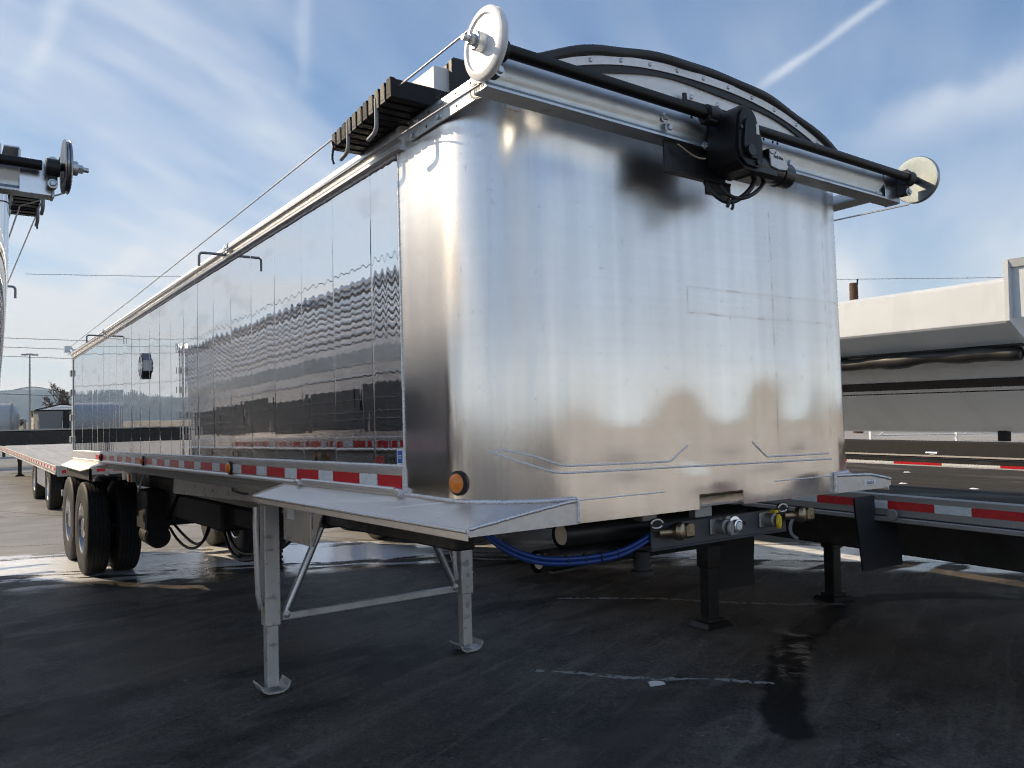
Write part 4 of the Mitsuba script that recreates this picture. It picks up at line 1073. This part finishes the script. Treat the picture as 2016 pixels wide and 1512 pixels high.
A = rot_frame(2.225, .60, 3.0)
fb = flatbed('flatbed_trailer', A, -2.4, 11.2, 2.62, 1.30, 'deck_dark', 'dark timber flatbed trailer right beside the dump trailer, on black landing legs', leg_y=2.05, axles=(8.55, 9.85), planks=10)
for x, y in ((.75, -.1), (.78, .42), (.85, .95), (1.75, 1.0), (2.2, .1), (1.6, 1.9)):
    add(fb, 'deck_bolt', lathe([(1e-4, .006), (.018, .005), (.03, 0)], (x, y, 1.30), (0, 0, 1), 10), 'zinc_white', smooth=True)
add(fb, 'round_light', [cyl((-.022, -.02, 1.185), (-.04, -.02, 1.185), .035, 20)], 'dull_alu', smooth=35)
fl = add(fb, 'mud_flap', [grid(lambda u, v: np.stack([u + .02 * (1.2 - v), .02 * np.sin(6 * v) + 0 * u + .10, v], -1), np.linspace(-.20, .21, 4), np.linspace(.84, 1.29, 8))[0], grid(lambda u, v: np.stack([u + .02 * (1.2 - v), .012 + .02 * np.sin(6 * v) + 0 * u + .10, v], -1), np.linspace(-.20, .21, 4), np.linspace(.84, 1.29, 8))[0]], 'flap_rubber', smooth=True, label='black rubber flap hanging just right of the corner step')
add(fb, 'mud_flap', [grid(lambda u, v: np.stack([u + .03 * (1.2 - v), .02 * np.sin(5 * v) + 0 * u + 2.30, v], -1), np.linspace(.80, 1.32, 4), np.linspace(.20, 1.18, 8))[0]], 'flap_rubber', smooth=True, label='wide black rubber flap behind the nearer black leg')
add(fb, 'winch_hook', [tube(smooth_path([(-.01, .70, 1.15), (-.05, .74, 1.02), (-.02, .70, .95)], 5), .012, 8)], 'pole_grey', smooth=True)

A2 = rot_frame(5.35, 1.9, 3.0)
fb2 = flatbed('flatbed_trailer_001', A2, -3.2, 11.0, 2.6, 1.335, 'deck_dark', rail_mat='black_steel', label='second flatbed trailer with a winch track, just beyond the dark timber deck', leg_y=None, axles=(9.0, 10.2), planks=6, tape_a=(.50, .55), tape_h=.045)
add(fb2, 'winch_track', [box(-.03, -.01, -3.2, 11.0, 1.355, 1.372, .002)], 'dull_alu')
k = add(fb2, 'winch', [cyl((-.02, .02, 1.392), (-.02, .14, 1.392), .016, 14), box(-.035, .0, .04, .10, 1.372, 1.40, .004)], 'galvanized', smooth=35)
add(fb2, 'bulk_beam', box(.17, .32, -3.2, 11.0, 1.338, 1.50, .01), 'dull_black')

# white side-dump trailer
M_CUR = rot_frame(8.6, 3.0, 3.0)
sd = thing('side_dump_trailer', 'white side dump trailer with an overhanging hood and rolled black tarp, behind the flatbeds', 'trailer')
L0, L1 = -.36, 11.5
hood = [(.30, 3.49), (.05, 3.49), (.0, 3.44), (-.05, 2.93), (-.03, 2.90), (.38, 2.66), (.42, 2.68), (.02, 2.95), (.06, 3.44), (.30, 3.44)]
h = add(sd, 'hood', prism(hood, 'y', L0, L1), 'white_paint', smooth=25)
add(h, 'end_flange', [prism([(-.10, 3.70), (.9, 3.70), (.9, 2.6), (.40, 2.60), (-.11, 2.92)], 'y', L0 - .06, L0 - .005), prism([(-.10, 3.70), (.9, 3.70), (.9, 3.60), (-.06, 3.60)], 'y', L0 - .9, L0 - .06)], 'white_paint')
add(h, 'end_panel', prism([(-.02, 3.62), (.8, 3.62), (.8, 2.7), (.40, 2.70), (-.02, 2.96)], 'y', L0 - .9, L0 - .88), 'white_paint')
add(h, 'side_panel', prism([(-.02, 3.60), (.02, 3.60), (.02, 2.96), (-.02, 2.96)], 'y', L0 - .88, L0 - .06), 'white_paint')
ty = np.linspace(L0 + .1, L1, 120)
g7 = np.random.default_rng(7)
add(sd, 'tarp_roll', tube(np.stack([.46 + .012 * np.sin(ty * 3.1), ty, 2.565 - .02 + .014 * np.sin(ty * 2.3) + .010 * np.sin(ty * 7.7)], 1), .095 + .012 * np.sin(ty * 5) + .014 * g7.random(120), 14), 'tarp_black', smooth=True)
add(sd, 'tarp_pocket', box(.42, .60, L0, L1, 2.63, 2.72, .01), 'tarp_black')
for y in (1.5, 3.2, 6.0, 9.0):
    add(sd, 'tarp_strap', tube([(.46 + .118 * math.cos(a), y, 2.545 + .118 * math.sin(a)) for a in np.linspace(0, 2 * PI, 20)], .008, 6), 'tarp_black', smooth=True)
tubp = [(.50, 2.70), (.95, 2.34), (1.30, 2.10), (1.75, 1.80), (2.05, 1.60), (2.30, 1.46), (2.60, 1.41), (3.0, 1.45), (3.4, 1.9), (3.6, 2.7)]
tub = add(sd, 'tub', prism(tubp, 'y', L0 + .02, L1), 'white_paint', smooth=40)
add(tub, 'black_stripe', prism([(1.09, 2.231), (1.255, 2.117), (1.262, 2.127), (1.097, 2.241)], 'y', L0 + .02, L1), 'dull_black')
add(tub, 'seam_line', prism([(1.345, 2.066), (1.365, 2.053), (1.370, 2.060), (1.350, 2.073)], 'y', L0 + .02, L1), 'dull_black')
add(sd, 'frame_rail', box(2.4, 2.7, L0 + 5.0, L1, 1.15, 1.40, .01), 'black_steel')
add(sd, 'drain', cyl((2.45, 1.0, 1.44), (2.45, 1.0, 1.28), .09, 16), 'dull_black', smooth=35)
for x in (2.0, 3.2):
    add(sd, 'landing_leg', [box(x - .07, x + .07, 8.2, 8.34, .06, 1.2, .008), box(x - .14, x + .14, 8.1, 8.44, .01, .06, .004)], 'black_steel')
for y in (9.6, 10.8):
    add(sd, 'axle', tube([(.5, y, .53), (2.9, y, .53)], .06, 12), 'black_steel', smooth=True)
    for x, s in ((.7, -1), (2.7, 1)):
        wheel(sd, 'wheel', x, y, .53, s, R=.53, W=.27, n=28)
add(sd, 'mud_flap', box(1.0, 1.5, 7.4, 7.42, .5, 1.35), 'flap_rubber')

# flatbed with a pale deck in the next row, seen from behind
M_CUR = np.eye(4)
fb3 = flatbed('flatbed_trailer_002', rot_frame(-.80, 0, 0), 15.6, 33.0, 2.55, 1.00, 'deck_light', 'flatbed trailer with a pale timber deck in the row behind, seen from its rear corner', axles=(17.6, 20.6), leg_y=30.5, planks=8, rear=True, wr=.455, tape_a=(.30, .30))
add(fb3, 'rear_tape', [box(.1 + .3 * k, .1 + .3 * k + .15, 15.566, 15.569, .86, .92) for k in range(8)], 'tape_red')
add(fb3, 'tool_box', [box(.05, .55, 18.3, 19.8, .42, .92, .02)], 'polished')

# black chassis across the yard
M_CUR = rot_frame(-16, 37.5, 90 - 3)
ch = thing('chassis_trailer', 'long black steel chassis trailer parked crosswise in front of the tanks', 'trailer')
M_CUR = np.eye(4)
add(ch, 'main_beam', box(-14, 12, 37.0, 37.5, .92, 1.50, .02), 'black_steel')
add(ch, 'top_flange', box(-14, 12, 36.9, 37.6, 1.50, 1.56, .01), 'dull_alu')
add(ch, 'main_beam', box(-14, 12, 38.6, 38.9, 1.0, 1.5, .02), 'black_steel')
for x in (-12.5, -11.2, 9.5, 10.8):
    wheel(ch, 'wheel', x, 37.2, .53, 1, R=.53, n=20)
for x in (-3, 3):
    add(ch, 'support_leg', box(x - .08, x + .08, 37.4, 37.56, .0, .95, .005), 'black_steel')
add(ch, 'hand_winch', [cyl((2.62, 36.95, 1.6), (2.62, 36.95, 2.05), .04, 12), cyl((2.5, 36.95, 2.08), (2.8, 36.95, 2.08), .09, 14)], 'black_steel', smooth=35)

# tankers beyond it
tk = thing('tank_trailer', 'white cylindrical tank trailer behind the black chassis, at the far left', 'trailer')
add(tk, 'tank', lathe([(1e-4, 0), (.45, .03), (.80, .16), (.95, .40), (.98, .8), (.98, 9), (.9, 9.4), (.5, 9.6), (1e-4, 9.62)], (1.05, 51.0, 1.95), (-1, 0, 0), 40), 'grey_paint', smooth=40)
add(tk, 'end_ring', [lathe([(.99, .36), (1.04, .36), (1.04, .46), (.99, .46)], (1.05, 51.0, 1.95), (-1, 0, 0), 40)], 'dull_alu', smooth=30)
add(tk, 'frame', [box(-8, 1.6, 50.4, 50.55, .85, 1.05, .01), box(1.2, 1.32, 50.4, 50.5, .2, 2.0, .01)], 'dull_alu')
add(tk, 'leg', box(0.2, .35, 50.4, 50.6, .0, .9), 'black_steel')
for x in (-6.0, -7.3):
    wheel(tk, 'wheel', x, 50.4, .53, 1, R=.53, n=16)
hp = thing('hopper_trailer', 'grey open tub trailer with a black lid frame beside the bare tree', 'trailer')
add(hp, 'tub', hull([(1.75, 49.0, 2.45), (3.0, 49.0, 2.45), (1.75, 52, 2.45), (3.0, 52, 2.45), (1.95, 49.2, 1.1), (2.9, 49.2, 1.1), (1.95, 52, 1.1), (2.9, 52, 1.1)]), 'tub_grey')
add(hp, 'tub', hull([(3.25, 49.0, 2.45), (5.4, 49.0, 2.45), (3.25, 52, 2.45), (5.4, 52, 2.45), (3.25, 49.2, 1.1), (5.2, 49.2, 1.1), (3.25, 52, 1.1), (5.2, 52, 1.1)]), 'tub_grey')
add(hp, 'lid_frame', [box(1.6, 5.5, 48.95, 52, 2.45, 2.52, .01), bar((1.7, 49.5, 2.52), (3.0, 50.2, 2.85), .06, .06), bar((3.0, 50.2, 2.85), (5.4, 49.6, 2.5), .06, .06), box(2.98, 3.27, 48.97, 49.1, 1.5, 2.5)], 'dull_black')
add(hp, 'lid', hull([(2.2, 49.4, 2.53), (5.0, 49.4, 2.53), (3.0, 50.6, 2.80), (4.2, 50.6, 2.80), (2.2, 51.5, 2.53), (5.0, 51.5, 2.53)]), 'grey_paint')
add(hp, 'frame', [box(1.4, 9, 49.6, 49.75, .85, 1.05, .01), box(2.0, 2.12, 49.5, 49.6, 0, 1.0)], 'dull_alu')
for x in (6.5, 7.8):
    wheel(hp, 'wheel', x, 49.6, .53, 1, R=.53, n=16)

# poles, wires, tree, small buildings
lp = thing('light_pole', 'tall grey yard light pole far off at the left', 'pole')
add(lp, 'mast', tube([(7.3, 125, 0), (7.3, 125, 11.0)], [.17, .09], 10), 'pole_grey', smooth=True)
add(lp, 'lamp_head', [box(6.3, 7.1, 124.8, 125.2, 10.85, 11.05, .03), box(7.5, 8.3, 124.8, 125.2, 10.85, 11.05, .03), box(6.9, 7.7, 124.9, 125.1, 10.95, 11.12, .02)], 'pole_grey')
for k, (z, lab) in enumerate(((10.2, 'topmost of the far wires at the left'), (9.3, 'second far wire from the top at the left'), (8.4, 'third far wire from the top at the left'), (4.7, 'lowest of the far wires at the left'))):
    x = np.linspace(-80, 130, 43)
    key = add(None, 'power_line', tube(np.stack([x, 92 - .7 * (x - 2), z - .045 * (x - 2) * .9 + .0006 * (x - 25) ** 2 - .32], 1), .028, 5), 'wire_dark', smooth=True)
    thing(key, f'thin overhead wire, {lab}', 'wire', 'overhead wires')
up_ = thing('utility_pole', 'brown wooden pole top showing above the white hood', 'pole')
add(up_, 'pole', tube([(52.3, 32.15, 0), (52.3, 32.15, 11.0)], [.36, .30], 10), 'brown_wood', smooth=True)
add(up_, 'insulator', tube([(52.55, 32.0, 10.9), (52.6, 32.0, 11.3)], .05, 8), 'dull_black')
x = np.linspace(-1, 1, 31)
key = add(None, 'power_line', tube(np.stack([52.5 + 50 * x, 32.05 - 35 * x, 11.3 + .9 * x * x - .55 * x], 1), .018, 5), 'wire_dark', smooth=True)
thing(key, 'thin overhead wire running off the brown pole top at the right', 'wire', 'overhead wires')


def bare_tree(key, base, h, seed, label):
    g = np.random.default_rng(seed)
    t = thing(key, label, 'tree', 'leafless trees at the far left')
    limbs, twigs = [], []

    def grow(p, d, L, r, lev):
        q = p + d * L
        m = tube([p, (p + q) / 2 + (g.random(3) - .5) * L * .1, q], [max(r, .022), max(r * .85, .020), max(r * .6, .016)], 5)
        (limbs if lev < 3 else twigs).append(m)
        if lev >= 5:
            return
        for _ in range(3 + (lev > 0)):
            e = d * .8 + (g.random(3) - .5) * 1.5
            e[2] += .25
            e /= np.linalg.norm(e)
            grow(p + d * L * (.55 + .45 * g.random()), e, L * (.55 + .2 * g.random()), r * .55, lev + 1)
    grow(np.array(base, float), np.array([0, 0, 1.0]), h * .30, h * .018, 0)
    add(t, 'trunk', limbs, 'bark', smooth=True)
    add(t, 'crown', twigs, 'bark', stuff=True)


bare_tree('bare_tree', (8.6, 100, 0), 7.6, 3, 'leafless grey tree behind the grey tub trailer')
bare_tree('bare_tree_001', (4.6, 112, 0), 4.6, 9, 'small leafless tree left of the larger one, by the light pole')
sh = thing('shed', 'small tan shed with a dark roof beyond the tank trailer', 'building')
add(sh, 'wall', box(7.2, 10.5, 118, 121, 0, 2.6, .02), 'tan_box')
add(sh, 'roof', hull([(7.0, 117.8, 2.6), (10.7, 117.8, 2.6), (7.0, 121.2, 2.6), (10.7, 121.2, 2.6), (7.0, 119.5, 3.4), (10.7, 119.5, 3.4)]), 'dull_black')
fn = thing('yard_fence', 'low wire fence on thin posts along the far edge of the yard at the left', 'fence')
for x in np.arange(-6.0, 30.0, 3.0):
    add(fn, 'post', box(x - .04, x + .04, 86.0, 86.08, 0, 2.0), 'pole_grey')
add(fn, 'wire', [box(-6, 30, 86.02, 86.05, z, z + .03) for z in (.5, 1.0, 1.5, 1.95)], 'pole_grey')
gt = thing('pipe_gate', 'white pipe gate with slanted braces at the field edge, under the white tub', 'gate')
for k, x in enumerate((38.0, 41.6, 45.2)):
    y = 22.5 - (x - 38) * .75
    add(gt, 'post', box(x - .06, x + .06, y - .06, y + .06, 0, 1.5, .005), 'sticker_white')
    if k < 2:
        x2, y2 = x + 3.6, y - 2.7
        add(gt, 'brace', bar((x + .3, y - .2, .3), (x + 1.6, y - 1.2, 1.4), .06, .06), 'sticker_white')
        add(gt, 'rail', [bar((x, y, z), (x2, y2, z), .05, .05) for z in (.35, .85, 1.4)], 'sticker_white')
ps = add(None, 'paper_scrap', [hull([(1.29, 1.80, .004), (1.40, 1.77, .004), (1.43, 1.82, .006), (1.33, 1.87, .006), (1.30, 1.83, .03), (1.37, 1.83, .022)])], 'paper')
thing(ps, 'crumpled white scrap on the asphalt in front of the black legs', 'litter')

# ---------------------------------------------------------------- the air
scene['haze_air'] = {'type': 'homogeneous', 'albedo': {'type': 'rgb', 'value': [0.95, 0.95, 0.95]}, 'sigma_t': {'type': 'rgb', 'value': [0.000034, 0.000056, 0.000085]}}
scene['haze'] = {'type': 'cube', 'to_world': T().translate([0, 0, 349]).scale([7600, 7600, 350]), 'bsdf': {'type': 'null'}, 'interior': {'type': 'ref', 'id': 'haze_air'}}
labels['haze'] = {'label': 'thin blue haze in the air', 'kind': 'stuff'}
scene['camera']['medium'] = {'type': 'ref', 'id': 'haze_air'}
